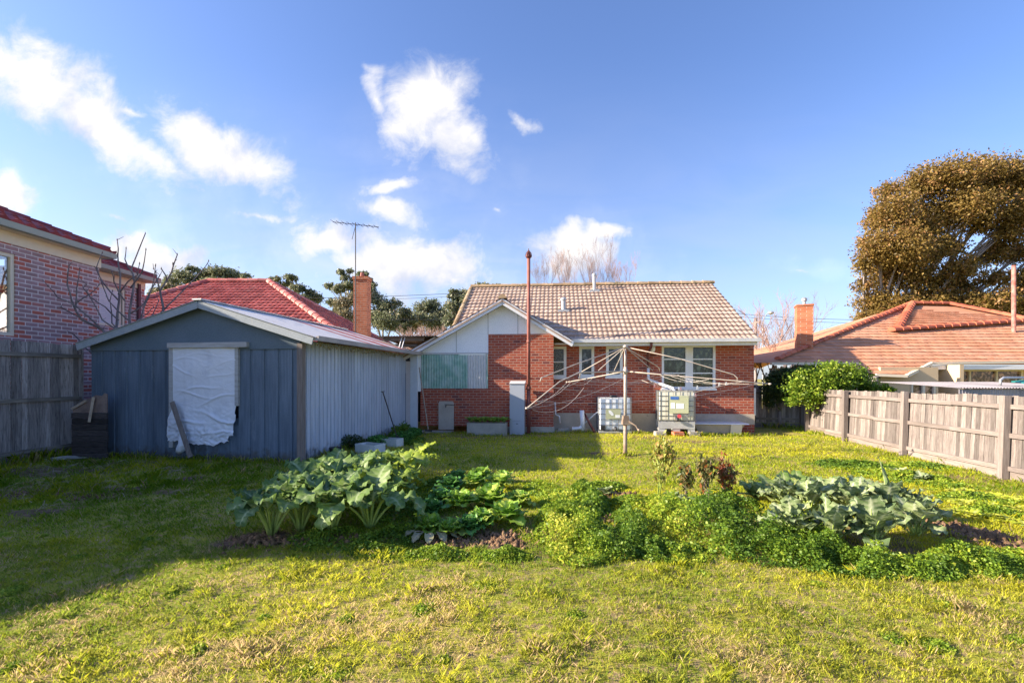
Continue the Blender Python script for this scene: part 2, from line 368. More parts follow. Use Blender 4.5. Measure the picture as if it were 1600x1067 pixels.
stalk_y = weathered('yellow_green_stalk', (.3, .4, .07), (.38, .46, .14), 5, .5, .1)
lf_caul = leafmat('blue_green_vegetable_leaf', (.12, .19, .07), (.27, .34, .13), (.52, .5, .15), .3, vein=(.62, .65, .42), rough=.55, k3=.93)
lf_lett = leafmat('lettuce_leaf', (.16, .34, .03), (.38, .56, .06), (.55, .66, .12), .45, vein=(.35, .48, .2), rough=.45)
lf_lettd = leafmat('green_leafy_head', (.06, .2, .04), (.15, .36, .07), None, .35, vein=(.22, .36, .14), rough=.45)
lf_yel = leafmat('yellow_lettuce_leaf', (.46, .54, .04), (.68, .66, .08), None, .45, vein=(.5, .55, .2))
lf_chil = leafmat('wilted_chilli_leaf', (.07, .1, .025), (.2, .17, .05), (.42, .15, .04), .3, k3=.82)
lf_chily = leafmat('yellowing_leaf', (.25, .27, .04), (.4, .38, .07), (.45, .28, .1), .35)
# ------------------------------------------------------------------ generators
def tiled(O, U, V, poly, tw=.3, th=.33, style='roll', amp=.03, step=.035, seed=0):
    """tiles laid on a plane: O origin, U along the eave, V up the slope, poly convex in (u, v)"""
    O = Vector(O); U = Vector(U).normalized(); V = Vector(V).normalized(); N = U.cross(V).normalized()
    if N.z < 0: N = -N
    us = [p[0] for p in poly]; vs = [p[1] for p in poly]; r = random.Random(seed)
    u0 = math.floor(min(us)/tw)*tw; v0 = math.floor(min(vs)/th)*th; nu = int(math.ceil((max(us)-u0)/tw)); nv = int(math.ceil((max(vs)-v0)/th))
    k = 6; Vt = []; Fc = []; T = []
    for j in range(nv):
        for i in range(nu):
            tt = r.random(); b = len(Vt); jit = r.uniform(-.004, .004); off = (tw/2 if (style == 'flat' and j % 2) else 0)
            for (vv, h) in ((v0+j*th, -.01), (v0+j*th+.002, step+jit), (v0+(j+1)*th+.004, jit)):
                for q in range(k+1):
                    f = q/k; w = amp*max(0, math.cos((f-.5)*PI*1.25))**.8 if style == 'roll' else amp*(1 if .08 < f < .92 else .35)
                    Vt.append(O+U*(u0+off+(i+f)*tw)+V*vv+N*(h+(w if h > -.01 else 0))); T.append(tt)
            for a in range(2):
                for q in range(k): Fc.append((b+a*(k+1)+q, b+a*(k+1)+q+1, b+(a+1)*(k+1)+q+1, b+(a+1)*(k+1)+q))
    me = bpy.data.meshes.new('t'); me.from_pydata(Vt, [], Fc); at_ = me.attributes.new('tint', 'FLOAT', 'POINT'); at_.data.foreach_set('value', T)
    bm = bmesh.new(); bm.from_mesh(me)
    area = sum(poly[i][0]*poly[(i+1) % len(poly)][1]-poly[(i+1) % len(poly)][0]*poly[i][1] for i in range(len(poly)))
    for i in range(len(poly)):
        a = poly[i]; b = poly[(i+1) % len(poly)]; d = (U*(b[0]-a[0])+V*(b[1]-a[1]))
        if d.length < 1e-5: continue
        no = d.cross(U.cross(V)).normalized() if area > 0 else -d.cross(U.cross(V)).normalized()
        bmesh.ops.bisect_plane(bm, geom=bm.verts[:]+bm.edges[:]+bm.faces[:], plane_co=O+U*a[0]+V*a[1], plane_no=no, clear_outer=True)
    L = bm.verts.layers.float['tint']; bm.verts.ensure_lookup_table(); bm.verts.index_update()
    VV = [v.co.copy() for v in bm.verts]; TT = [v[L] for v in bm.verts]; FF = [tuple(v.index for v in f.verts) for f in bm.faces]
    bm.free(); bpy.data.meshes.remove(me)
    m = MB(); m.add(VV, FF, TT)
    n = len(poly); P = [O+U*p[0]+V*p[1]-N*.03 for p in poly]; P2 = [q-N*.05 for q in P]
    m.add(P+P2, [tuple(range(n)), tuple(range(2*n-1, n-1, -1))]+[(i, (i+1) % n, (i+1) % n+n, i+n) for i in range(n)], .1)
    return m
def merge(*ms):
    m = MB()
    for q in ms: m.add(q.V, q.F, q.T)
    return m
def planeroof(pts, **kw):
    """tiles a planar polygon given by 3D points; first edge is the eave"""
    P = [Vector(p) for p in pts]; U = (P[1]-P[0]).normalized(); N = U.cross(P[-1]-P[0]).normalized(); V = N.cross(U)
    if V.z < 0: V = -V
    return tiled(P[0], U, V, [((p-P[0]).dot(U), (p-P[0]).dot(V)) for p in P], **kw)
def caps(m, p, q, r=.13, seg=.38, lift=.03):
    p = Vector(p); q = Vector(q); L = (q-p).length; n = max(1, int(L/seg)); d = (q-p).normalized()
    side = d.cross(Vector((0, 0, 1))).normalized(); up = side.cross(d)
    for i in range(n):
        a = p+(q-p)*(i/n); b = p+(q-p)*((i+1)/n)+d*.03; tt = random.random(); V = []
        for c, rr in ((a, r*1.12), (b, r*.92)):
            for k in range(7):
                t = PI*(k/6)*1.1-.15; V.append(c+side*math.cos(t)*rr+up*(math.sin(t)*rr*.8+lift))
        m.add(V, [(k, k+1, k+8, k+7) for k in range(6)]+[tuple(range(7)), tuple(range(13, 6, -1))], tt)
    return m
def corr(p0, u, v, w, h, pitch=.1, amp=.012, kind='sin', t=.5, seed=1, nrm=None):
    """corrugated sheet starting at p0 spanning w along u and h along v"""
    p0 = Vector(p0); u = Vector(u).normalized(); v = Vector(v).normalized(); n = u.cross(v).normalized() if nrm is None else Vector(nrm); r = random.Random(seed); m = MB()
    pr = []
    x = 0
    while x < w:
        if kind == 'sin':
            for k in range(6): pr.append((x+pitch*k/6, amp*math.sin(2*PI*k/6)))
        else:                                       # wide pans with narrow ribs
            pr += [(x, 0), (x+pitch*.80, 0), (x+pitch*.84, amp), (x+pitch*.95, amp), (x+pitch*.99, 0)]
        x += pitch
    pr = [q for q in pr if q[0] < w]+[(w, 0)]; T = []; V = []
    for j in range(3):
        for (a, b) in pr: V.append(p0+u*a+v*(h*j/2)+n*(b+r.uniform(-.0015, .0015)*(kind != 'sin'))); T.append(t+.25*math.sin(int(a/.76)*2.3))
    k = len(pr)
    m.add(V, [(j*k+i, j*k+i+1, (j+1)*k+i+1, (j+1)*k+i) for j in range(2) for i in range(k-1)], T)
    b = len(m.V); m.add([q-n*.003 for q in V], [(j*k+i, (j+1)*k+i, (j+1)*k+i+1, j*k+i+1) for j in range(2) for i in range(k-1)], T)
    return m
def window(parent, x0, x1, z0, z1, y, mf, mg, bars=(), mull=(), fw=.07, depth=.12, sill=True, name='window', label=None):
    """frame ring set in a wall opening at plane y (facing -y), pane behind, glazing bars at heights/positions (0..1)"""
    m = MB(); a = y-.02; b = y+.07
    m.box(x0, x0+fw, a, b, z0, z1).box(x1-fw, x1, a, b, z0, z1).box(x0+fw, x1-fw, a, b, z0, z0+fw).box(x0+fw, x1-fw, a, b, z1-fw, z1)
    for f, w in mull: c = x0+(x1-x0)*f; m.box(c-w/2, c+w/2, a+.004, b, z0+fw, z1-fw)
    xs = [x0+fw]+[q for f, w in mull for q in (x0+(x1-x0)*f-w/2, x0+(x1-x0)*f+w/2)]+[x1-fw]
    for f in bars:
        c = z0+(z1-z0)*f
        for i in range(0, len(xs), 2): m.box(xs[i], xs[i+1], a+.015, b, c-.02, c+.02)
    w = m.build('window', mf, parent)
    if label: w['label'] = label
    MB().box(x0+fw*.5, x1-fw*.5, y+.045, y+.055, z0+fw*.5, z1-fw*.5).build('pane', mg, w)
    if sill: MB().box(x0-.03, x1+.03, y-.06, y-.021, z0-.05, z0+.012).build('sill', mf, w)
    return w
def branch(m, p, d, L, r, depth, spread=.6, n=3, up=.25, sides=4, taper=.6, seglen=3, rr=None, twig=.8, tip=None):
    rr = rr or random
    pts = [p]; rad = [r]; dd = d.copy(); q = p.copy()
    for i in range(seglen):
        dd = (dd+Vector((rr.uniform(-1, 1), rr.uniform(-1, 1), rr.uniform(-1, 1)))*.13+Vector((0, 0, up*.25))).normalized()
        q = q+dd*L/seglen; pts.append(q.copy()); rad.append(r*(1-(1-taper)*(i+1)/seglen))
    m.tube(pts, rad, sides, cap=(depth == 0))
    if tip is not None and depth <= 1: tip += pts[1:]
    if depth <= 0: return
    for k in range(n):
        a = rr.choice(pts[1:]) if k else pts[-1]
        o = dd.orthogonal().normalized(); o.rotate(Matrix.Rotation(rr.uniform(0, 2*PI), 3, dd))
        nd = (dd*(1-spread*.5)+o*spread*rr.uniform(.5, 1.1)+Vector((0, 0, up))).normalized()
        branch(m, a, nd, L*rr.uniform(.55, .9)*twig, max(rad[-1]*.75, .004), depth-1, spread, n, up, max(3, sides-1), taper, seglen, rr, twig, tip)
def quads(C, size, aspect=.5, flat=0.0, droop=None):
    """rhombic leaves: centres C (n,3), random orientation"""
    n = len(C); d = rng.normal(size=(n, 3)); d[:, 2] *= (1-flat)
    if droop is not None: d[:, 2] -= droop
    d /= np.linalg.norm(d, axis=1)[:, None]
    e = rng.normal(size=(n, 3)); e[:, 2] *= (1-flat); e -= d*(e*d).sum(1)[:, None]; e /= np.linalg.norm(e, axis=1)[:, None]
    s = (np.broadcast_to(size, n)*rng.uniform(.7, 1.3, n))[:, None]; fold = np.cross(d, e)*s*.15
    V = np.stack([C-d*s/2, C+e*s*aspect/2+fold, C+d*s/2, C-e*s*aspect/2+fold], 1).reshape(-1, 3)
    return V, np.arange(4*n).reshape(n, 4)
def crown_pts(blobs, n, shell=.5, clump=0.22, per=14):
    vol = np.array([b[3]*b[4]*b[5] for b in blobs])**.75; vol /= vol.sum(); P = []; T = []
    for b, v in zip(blobs, vol):
        k = max(2, int(n*v/per)); d = rng.normal(size=(k, 3)); d /= np.linalg.norm(d, axis=1)[:, None]
        r = rng.random(k)**(shell) ; c = np.array(b[:3])+d*r[:, None]*np.array(b[3:6])*rng.uniform(.85, 1.15, (k, 1))
        cs = clump*min(b[3:6]); t = rng.random(k)
        q = c[:, None, :]+rng.normal(size=(k, per, 3))*cs; P.append(q.reshape(-1, 3)); T.append(np.repeat(t, per)*.7+rng.random(k*per)*.3)
    return np.concatenate(P), np.concatenate(T)
def tree(name, label, cat, base, blobs, n, leaf, ml, mb, r0=.3, fork=.4, group=None, shell=.5, clump=.22, limbs=True, aspect=.45, lean=(0, 0)):
    base = Vector(base); rt = root(name, label, cat, base, 0, group); m = MB()
    zc = min(b[2] for b in blobs); top = Vector((base.x+lean[0], base.y+lean[1], base.z+(zc-base.z)*fork+.3))
    m.tube([base, base.lerp(top, .5)+Vector((random.uniform(-.1, .1)*r0*4, 0, 0)), top], [r0*1.2, r0, r0*.8], 8)
    for b in blobs:
        c = Vector(b[:3]); mid = top.lerp(c, .5)+Vector((random.uniform(-1, 1), random.uniform(-1, 1), random.uniform(0, .6)))*(c-top).length*.08
        rr = r0*.42*min(1, (b[3]/2)**.5+.25)
        m.tube([top, mid, c], [rr, rr*.7, rr*.3], 5)
        for k in range(4):
            e = c+Vector((random.uniform(-1, 1)*b[3], random.uniform(-1, 1)*b[4], random.uniform(-.4, 1)*b[5]))*.75
            m.tube([mid.lerp(c, random.uniform(.3, 1)), c.lerp(e, .5)+Vector((0, 0, .05)), e], [rr*.4, rr*.25, rr*.1], 4, cap=False)
    m.build('trunk', mb, rt, smooth=True, world=True)
    P, T = crown_pts(blobs, n, shell, clump); V, Fq = quads(P, leaf, aspect)
    npmesh('crown', V-np.array(base), Fq, np.repeat(T, 4), ml, rt)
    return rt
# broad vegetable leaves, one grid each, gathered into one mesh per plant
def leafgrid(base, az, stalk, L, W, e0, e1, ruffle=.02, veins=.012, rows=13, cols=9, seed=0, cup=.25, twist=0.0, shape=.8):
    r = random.Random(seed); dirh = np.array([math.cos(az), math.sin(az), 0]); lat = np.array([-math.sin(az), math.cos(az), 0]); up = np.array([0, 0, 1.])
    p = np.array(base, float); e = e0; st = [p.copy()]
    for k in range(3):
        p = p+(dirh*math.cos(e)+up*math.sin(e))*stalk/3; st.append(p.copy()); e -= (e0-e1)*.06
    V = []; vn = []; ph = r.uniform(0, 6); es = e
    for i in range(rows):
        s = i/(rows-1); e = es+(e1-es)*s**1.2
        if i: p = p+(dirh*math.cos(e)+up*math.sin(e))*L/(rows-1)
        nrm = -dirh*math.sin(e)+up*math.cos(e); tan = dirh*math.cos(e)+up*math.sin(e)
        w = W*max(.03, math.sin(PI*min(1, s**shape*.97+.02)))**.65
        for j in range(cols):
            t = -1+2*j/(cols-1); la = lat*math.cos(twist*s)+nrm*math.sin(twist*s)
            h = cup*w*abs(t)**1.3 - (0.1*w*t*t*3 if s > .6 else 0)+ruffle*math.sin(s*17+ph+t*2)*abs(t)**1.5+ruffle*.7*math.sin(s*31+ph*2-t*3)*abs(t)**2+(veins if i % 2 else -veins)*(1-abs(abs(t)-.5)*1.6)
            ww = w*(1+(.12 if i % 2 else -.06)*abs(t)*(ruffle > .012))
            V.append(p+la*(t*ww)+nrm*h+tan*abs(t)*L*.07)
            vn.append(.9 if j == cols//2 else (.36 if i % 2 == 0 and 1 < j < cols-2 else .12*(i % 2 == 0)))
    Fq = [(i*cols+j, i*cols+j+1, (i+1)*cols+j+1, (i+1)*cols+j) for i in range(rows-1) for j in range(cols-1)]
    return np.array(V), np.array(Fq), np.array(vn), st
class Plant:
    def __init__(s): s.V = []; s.F = []; s.T = []; s.N = []; s.st = MB(); s.c = 0
    def leaf(s, *a, tint=None, sr=.012, **k):
        V, Fq, vn, st = leafgrid(*a, **k); s.V.append(V); s.F.append(Fq+s.c); s.c += len(V); s.N.append(vn); s.T.append(np.full(len(V), random.random() if tint is None else tint))
        if sr: s.st.tube(st+[V[len(V)//26*9 if False else 4], V[9*3+4], V[9*7+4]] if len(V) >= 9*8 else st, [sr*1.4, sr*1.1, sr, sr*.9]+([sr*.8, sr*.6, sr*.3] if len(V) >= 9*8 else []), 5)
    def build(s, rt, ml, ms):
        o = np.array(rt.location)
        npmesh('leaves', np.concatenate(s.V)-o, np.concatenate(s.F), np.concatenate(s.T), ml, rt, True, {'vein': np.concatenate(s.N)})
        if s.st.V: s.st.build('stalks', ms, rt, smooth=True, world=True)
def capset(lines, mt, parent, world=True):
    for l in lines:
        m = MB(); caps(m, *l); m.build('ridge_cap', mt, parent, world=world)
# ================================================================== SKY, SUN, CAMERA
def build_world():
    w = bpy.data.worlds.new('World'); sc.world = w; w.use_nodes = True; t = w.node_tree; t.nodes.clear()
    N = lambda ty, **k: (lambda nd: ([setattr(nd, a, b) for a, b in k.items()], nd)[1])(t.nodes.new(ty))
    L = t.links.new
    def val(i, v):
        if isinstance(v, bpy.types.NodeSocket): L(v, i)
        else: i.default_value = v
    def mth(op, a, b=0.0, c=0.0):
        n = N('ShaderNodeMath', operation=op); val(n.inputs[0], a); val(n.inputs[1], b); val(n.inputs[2], c); return n.outputs[0]
    out = N('ShaderNodeOutputWorld'); sky = N('ShaderNodeTexSky', sky_type='NISHITA', sun_disc=False)
    sky.sun_elevation = SUN_EL; sky.sun_rotation = math.atan2(-math.cos(SHD), -math.sin(SHD)); sky.altitude = 50; sky.air_density = SKY_AIR; sky.dust_density = SKY_DUST; sky.ozone_density = SKY_OZ
    g = N('ShaderNodeTexCoord').outputs['Generated']; sp = N('ShaderNodeSeparateXYZ'); L(g, sp.inputs[0]); X, Y, Z = sp.outputs
    ys = mth('MAXIMUM', Y, .02); u = mth('DIVIDE', X, ys); v = mth('DIVIDE', Z, ys)
    cv = N('ShaderNodeCombineXYZ'); L(u, cv.inputs[0]); L(v, cv.inputs[1]); P = cv.outputs[0]
    def noise(sc_, det, stretch=(1, 1, 1), loc=(0, 0, 0), dist=0.0, rough=.55):
        mp = N('ShaderNodeMapping'); L(P, mp.inputs[0]); mp.inputs['Scale'].default_value = stretch; mp.inputs['Location'].default_value = loc
        n = N('ShaderNodeTexNoise'); L(mp.outputs[0], n.inputs['Vector']); n.inputs['Scale'].default_value = sc_; n.inputs['Detail'].default_value = det; n.inputs['Distortion'].default_value = dist; n.inputs['Roughness'].default_value = rough
        return n.outputs[0]
    warp = N('ShaderNodeTexNoise'); L(P, warp.inputs['Vector']); warp.inputs['Scale'].default_value = 7; warp.inputs['Detail'].default_value = 5
    wv = N('ShaderNodeVectorMath', operation='MULTIPLY_ADD'); L(warp.outputs[1], wv.inputs[0]); wv.inputs[1].default_value = (.13, .13, 0); 
    off = N('ShaderNodeVectorMath', operation='SUBTRACT'); L(P, off.inputs[0]); off.inputs[1].default_value = (.065, .065, 0); L(off.outputs[0], wv.inputs[2]); PW = wv.outputs[0]
    clouds = [  # place of each cloud in the sky: x, y, half length, half height (photo px), tilt, density
        (60, 130, 130, 48, 28, 1.0), (150, 190, 130, 34, 38, .95), (10, 90, 60, 40, 20, .8), (230, 235, 90, 26, 30, .8), (330, 215, 80, 42, 22, 1.0), (385, 250, 75, 30, 38, .95),
        (205, 165, 40, 10, 12, .5), (665, 165, 55, 62, 20, 1.0), (700, 205, 60, 40, 45, .95), (590, 150, 22, 60, -20, .5), (735, 215, 40, 26, 20, .6), (580, 110, 40, 20, 40, .3),
        (605, 283, 48, 14, -5, .9), (605, 325, 46, 22, 10, 1.0), (525, 370, 50, 28, -4, 1.1), (640, 415, 85, 38, 6, 1.2), (660, 395, 40, 24, 0, 1.0), (700, 440, 50, 20, 5, .8), (580, 440, 80, 30, 0, .6),
        (205, 385, 42, 26, 0, 1.0), (265, 400, 60, 26, 12, 1.05), (180, 400, 60, 20, 0, .9), (230, 430, 130, 30, 0, .7), (10, 300, 42, 24, 20, 1.0),
        (895, 390, 46, 28, 4, 1.3), (900, 410, 55, 24, 0, .7), (955, 352, 38, 18, -8, .85), (820, 205, 34, 14, 35, .6), (400, 335, 60, 12, -4, .6), (180, 340, 30, 10, 0, .5), (775, 170, 16, 10, 40, .22), (775, 343, 20, 8, 0, .3),
        (1345, 432, 20, 14, 0, .45), (1260, 415, 60, 14, 0, .16), (400, 340, 50, 12, -5, .3), (860, 350, 20, 10, 0, .2)]
    acc = None
    for (px, py, a, b, rot, k) in clouds:
        mp = N('ShaderNodeMapping', vector_type='TEXTURE'); L(PW, mp.inputs[0])
        mp.inputs['Location'].default_value = ((px-CX)/F, (HZ-py)/F, 0); mp.inputs['Rotation'].default_value = (0, 0, -R(rot)); mp.inputs['Scale'].default_value = (a*1.12/F, b*1.15/F, 1)
        ln = N('ShaderNodeVectorMath', operation='LENGTH'); L(mp.outputs[0], ln.inputs[0])
        d = mth('MULTIPLY_ADD', ln.outputs['Value'], -.75, k*.95+.25); acc = d if acc is None else mth('SMOOTH_MAX', acc, d, .12)
    n1 = noise(10, 14, dist=.35, rough=.66); n2 = noise(3, 8, (1, 3.5, 1), dist=1.0)
    den = mth('ADD', acc, mth('MULTIPLY_ADD', n1, 1.7, -.88))
    mr = N('ShaderNodeMapRange', interpolation_type='SMOOTHSTEP'); L(den, mr.inputs[0]); mr.inputs[1].default_value = .05; mr.inputs[2].default_value = .95; D = mr.outputs[0]
    # thin veil, thicker low down and to the west
    lowm = N('ShaderNodeMapRange', interpolation_type='SMOOTHSTEP'); L(v, lowm.inputs[0]); lowm.inputs[1].default_value = .7; lowm.inputs[2].default_value = 0.05
    west = N('ShaderNodeMapRange', interpolation_type='SMOOTHSTEP'); L(u, west.inputs[0]); west.inputs[1].default_value = .3; west.inputs[2].default_value = -1.2; west.inputs[3].default_value = .6; west.inputs[4].default_value = .95
    veil = mth('MULTIPLY', mth('MULTIPLY', lowm.outputs[0], west.outputs[0]), mth('MULTIPLY_ADD', n2, .9, .06))
    D = mth('MAXIMUM', D, mth('MULTIPLY', veil, 1.0))
    D = mth('MULTIPLY', mth('MINIMUM', D, 1.0), mth('GREATER_THAN', Y, .03))
    sh = mth('SUBTRACT', noise(6, 6, loc=(0.03, .05, 0)), mth('MULTIPLY', den, -.12))
    shm = N('ShaderNodeMapRange', interpolation_type='SMOOTHSTEP'); L(sh, shm.inputs[0]); shm.inputs[1].default_value = .42; shm.inputs[2].default_value = .66
    cc = N('ShaderNodeMix', data_type='RGBA'); L(shm.outputs[0], cc.inputs[0]); cc.inputs[6].default_value = (.66, .7, .84, 1); cc.inputs[7].default_value = (1.0, .97, .95, 1)
    skm = N('ShaderNodeMix', data_type='RGBA', blend_type='MULTIPLY'); skm.inputs[0].default_value = 1; L(sky.outputs[0], skm.inputs[6]); skm.inputs[7].default_value = (*SKY_TINT, 1)
    b1 = N('ShaderNodeBackground'); L(skm.outputs[2], b1.inputs[0]); b1.inputs[1].default_value = SKY_STR
    b2 = N('ShaderNodeBackground'); L(cc.outputs[2], b2.inputs[0]); b2.inputs[1].default_value = CLOUD_STR
    ms = N('ShaderNodeMixShader'); L(D, ms.inputs[0]); L(b1.outputs[0], ms.inputs[1]); L(b2.outputs[0], ms.inputs[2]); L(ms.outputs[0], out.inputs[0])
SKY_STR = .094; SKY_AIR = 1.0; SKY_DUST = 1.1; SKY_OZ = 3.4; SKY_TINT = (.9, .92, 1.12); CLOUD_STR = .40
build_world()
sun = bpy.data.lights.new('sun', 'SUN'); sun.energy = 5.0; sun.angle = R(.5); sun.color = (1.0, .86, .68)
so = bpy.data.objects.new('sun', sun); COL.objects.link(so)
so.rotation_euler = Vector((math.cos(SHD)*math.cos(SUN_EL), math.sin(SHD)*math.cos(SUN_EL), -math.sin(SUN_EL))).to_track_quat('-Z', 'Y').to_euler()
cam = bpy.data.cameras.new('camera'); cam.lens = F/1600*36; cam.sensor_width = 36; cam.shift_y = (HZ-533.5)/1600; cam.clip_end = 5000; cam.clip_start = .05
co = bpy.data.objects.new('camera', cam); COL.objects.link(co); co.location = (0, 0, EYE); co.rotation_euler = (R(90), 0, 0); sc.camera = co
sc.view_settings.view_transform = 'Standard'; sc.view_settings.look = 'None'; sc.view_settings.exposure = 1.5; sc.view_settings.gamma = 1
sc.cycles.max_bounces = 6; sc.cycles.transparent_max_bounces = 8

# ================================================================== GROUND
def ground():
    xs = np.unique(np.concatenate([[-3000, -800, -250, -100, -60, -40, -30, -22, -16], np.arange(-13, 13.01, .07), [16, 22, 30, 40, 60, 100, 250, 800, 3000]]))
    ys = np.unique(np.concatenate([[-3000, -500, -100, -30, -10, -3, 0, 1], np.arange(2, 7, .035), np.arange(7, 19, .07), [21, 24, 28, 34, 45, 70, 120, 300, 1000, 4000]]))
    X, Y = np.meshgrid(xs, ys); Z = gz(X, Y); S = soilmask(X, Y)
    Z = Z-.02*S+S*(fbm(X, Y, .18, 3)-.4)*.09
    n = len(xs); i = np.arange(len(ys)-1)[:, None]*n+np.arange(n-1)[None]; Fq = np.stack([i, i+1, i+n+1, i+n], -1).reshape(-1, 4)
    g = npmesh('ground', np.stack([X, Y, Z], -1).reshape(-1, 3), Fq, np.full(X.size, .5), m_ground, None, True, {'soil': S.ravel()})
    tag(g, 'patchy back lawn with bare soil garden beds', kind='structure')
ground()
WEEDS = []   # (x, y, rx, ry, height, amount, tint)
def weedpatch(px, py, rpx, rpy, h, k=1.0, t=.4):
    x, y = gxy(px, py); s = F/y; WEEDS.append((x, y, rpx/s, max(.15, rpy/s*F/(py-HZ)), h, k, t))
for a in [(890, 835, 50, 40, .32, 1, .75), (945, 850, 60, 24, .26, 1, .6), (1005, 835, 50, 26, .24, 1, .6), (1080, 830, 60, 34, .32, 1, .4), (1150, 840, 70, 34, .34, 1.2, .3), (1210, 850, 60, 34, .32, 1.2, .3), (910, 795, 40, 20, .22, .9, .7),
          (1270, 870, 60, 26, .22, 1.2, .3), (1350, 885, 70, 18, .16, 1.1, .45), (1430, 890, 70, 16, .14, 1, .45), (1520, 885, 60, 18, .15, 1, .4), (1590, 880, 50, 18, .13, 1, .5), (1050, 865, 60, 16, .14, .8, .6),
          (880, 790, 35, 22, .12, .9, .8), (935, 762, 40, 7, .14, .8, .9), (1000, 800, 40, 20, .1, .6, .6), (850, 770, 30, 20, .07, .6, .8), (1130, 800, 50, 14, .14, .8, .5), (1040, 795, 40, 12, .1, .6, .6),
          (640, 800, 45, 45, .08, .7, .15), (600, 850, 60, 20, .09, .7, .3), (520, 850, 60, 16, .09, .6, .25), (620, 870, 60, 8, .08, .6, .6), (700, 868, 60, 9, .1, .8, .6), (790, 872, 40, 8, .09, .8, .6), (690, 760, 30, 20, .08, .7, .2),
          (1340, 730, 50, 9, .1, 1, .3), (1400, 745, 50, 11, .1, 1, .3), (1460, 755, 40, 10, .1, 1, .3), (1560, 800, 50, 12, .1, .9, .8), (1530, 780, 60, 10, .08, .7, .9), (1440, 730, 40, 6, .07, .6, .4),
          (540, 690, 22, 8, .28, .8, .1), (575, 686, 20, 6, .28, .8, .1), (645, 690, 16, 5, .2, .6, .1), (628, 680, 10, 8, .35, .6, .1)]:
    weedpatch(*a)
def hard(x, y):                                     # nothing grows inside the buildings
    h = (y > 15.5-.087*(x-1.35)) & (x < 9.2) & (x > -3.6)
    s = (y > 9.95-.158*(x+4.4)) & ((x+4.45)*math.cos(R(9))-(y-10.05)*math.sin(R(9)) < -.0) & (x > -9.6)
    return h | s | (x < -10.05+.06*(10-y))
def grass():
    zones = [(2.3, 3.6, 6400, .028, .0035), (3.6, 5.2, 4600, .03, .004), (5.2, 8, 2300, .034, .0055), (8, 12, 1000, .038, .008), (12, 19, 520, .04, .011)]
    VV = []; TT = []; DD = []
    for (y0, y1, den, h, w) in zones:
        xm = y1*1.12+.6; n = int((y1-y0)*2*xm*den)
        x = rng.uniform(-xm, xm, n); y = rng.uniform(y0, y1, n); k = (np.abs(x) < y*1.12+.5) & ~hard(x, y) & (x < 10.6); x = x[k]; y = y[k]
        s = soilmask(x, y); cl = fbm(x, y, .28, 3); keep = rng.random(len(x)) < (1-s*.97)*(.5+1.0*np.clip((cl-.3)*3, 0, 1)); x = x[keep]; y = y[keep]; n = len(x); cl = cl[keep]
        big = fbm(x+11, y+3, 1.3, 4); mid = fbm(x-5, y+9, .3, 3)
        z = gz(x, y); az = rng.uniform(0, 2*PI, n)
        # rank tufts near the fence and beds, mown elsewhere
        tall = 1+1.3*blob(x, y, -7.5, 8.6, 3.2, 1.8)*np.clip((cl-.45)*5, 0, 1)+.35*(mid > .74)
        fine = fbm(x+3, y-8, .075, 2); hh = h*(.35+1.5*fine)*rng.uniform(.5, 1.35, n)*tall*(.75+.6*mid); ln = rng.uniform(.15, 1.1, n)*hh; ww = w*rng.uniform(.7, 1.3, n)
        dx = np.cos(az); dy = np.sin(az); B = np.stack([x, y, z-.004], 1); S_ = np.stack([-dy, dx, 0*x], 1)*ww[:, None]/2
        M_ = B+np.stack([dx*ln*.4, dy*ln*.4, hh*.62], 1); E = B+np.stack([dx*ln, dy*ln, hh], 1)
        VV.append(np.stack([B-S_, B+S_, M_+S_*.8, E, M_-S_*.8], 1).reshape(-1, 3))
        front = np.clip((6.5-y)/3, 0, 1)
        dryp = np.clip((fbm(x+31, y-17, .5, 4)-.57+.04*front)*5, 0, 1)*(.2+.6*front)+.04
        dry = (rng.random(n) < dryp*.9).astype(float)*rng.uniform(.55, 1, n)+rng.random(n)*.22*front
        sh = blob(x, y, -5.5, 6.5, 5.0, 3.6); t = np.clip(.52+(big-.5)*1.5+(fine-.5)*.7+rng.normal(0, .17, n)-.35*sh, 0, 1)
        TT.append(np.repeat(t, 5)); DD.append(np.repeat(np.clip(dry, 0, 1), 5))
    # longer unmown grass along the foot of walls, fences and posts
    lines = [((-9.3, 10.75), (-4.4, 9.98), 900, .13), ((-4.3, 10.0), (-3.5, 15.2), 500, .14), ((8.6, 7.5), (9.75, 15.9), 1500, .1), ((-3.2, 15.6), (1.4, 15.25), 700, .08), ((1.4, 15.5), (2.6, 15.4), 200, .12), ((3.5, 15.3), (8.2, 14.9), 900, .1), ((-9.8, 11.0), (-10.0, 8.8), 500, .2), ((2.5, 11.1), (2.75, 11.1), 120, .1), ((9.0, 17.2), (10.3, 16.8), 200, .2), ((-1.5, 14.85), (-.2, 14.8), 200, .09), ((5.3, 14.7), (7.2, 14.6), 260, .14)]
    for (a, b, n, h) in lines:
        f = rng.random(n); x = a[0]+(b[0]-a[0])*f+rng.normal(0, .05, n); y = a[1]+(b[1]-a[1])*f-np.abs(rng.normal(0, .06, n)); z = gz(x, y); az = rng.uniform(0, 2*PI, n)
        hh = h*rng.uniform(.3, 1.3, n)*(.3+1.3*fbm(x, y, .4, 2)); ln = hh*rng.uniform(.1, .8, n); dx = np.cos(az); dy = np.sin(az); B = np.stack([x, y, z-.004], 1); S_ = np.stack([-dy, dx, 0*x], 1)*.006; M_ = B+np.stack([dx*ln*.4, dy*ln*.4, hh*.62], 1); E = B+np.stack([dx*ln, dy*ln, hh], 1)
        VV.append(np.stack([B-S_, B+S_, M_+S_*.8, E, M_-S_*.8], 1).reshape(-1, 3)); TT.append(np.repeat(rng.random(n)*.6, 5)); DD.append(np.repeat((rng.random(n) < .2)*.8, 5))
    V = np.concatenate(VV); n = len(V)//5
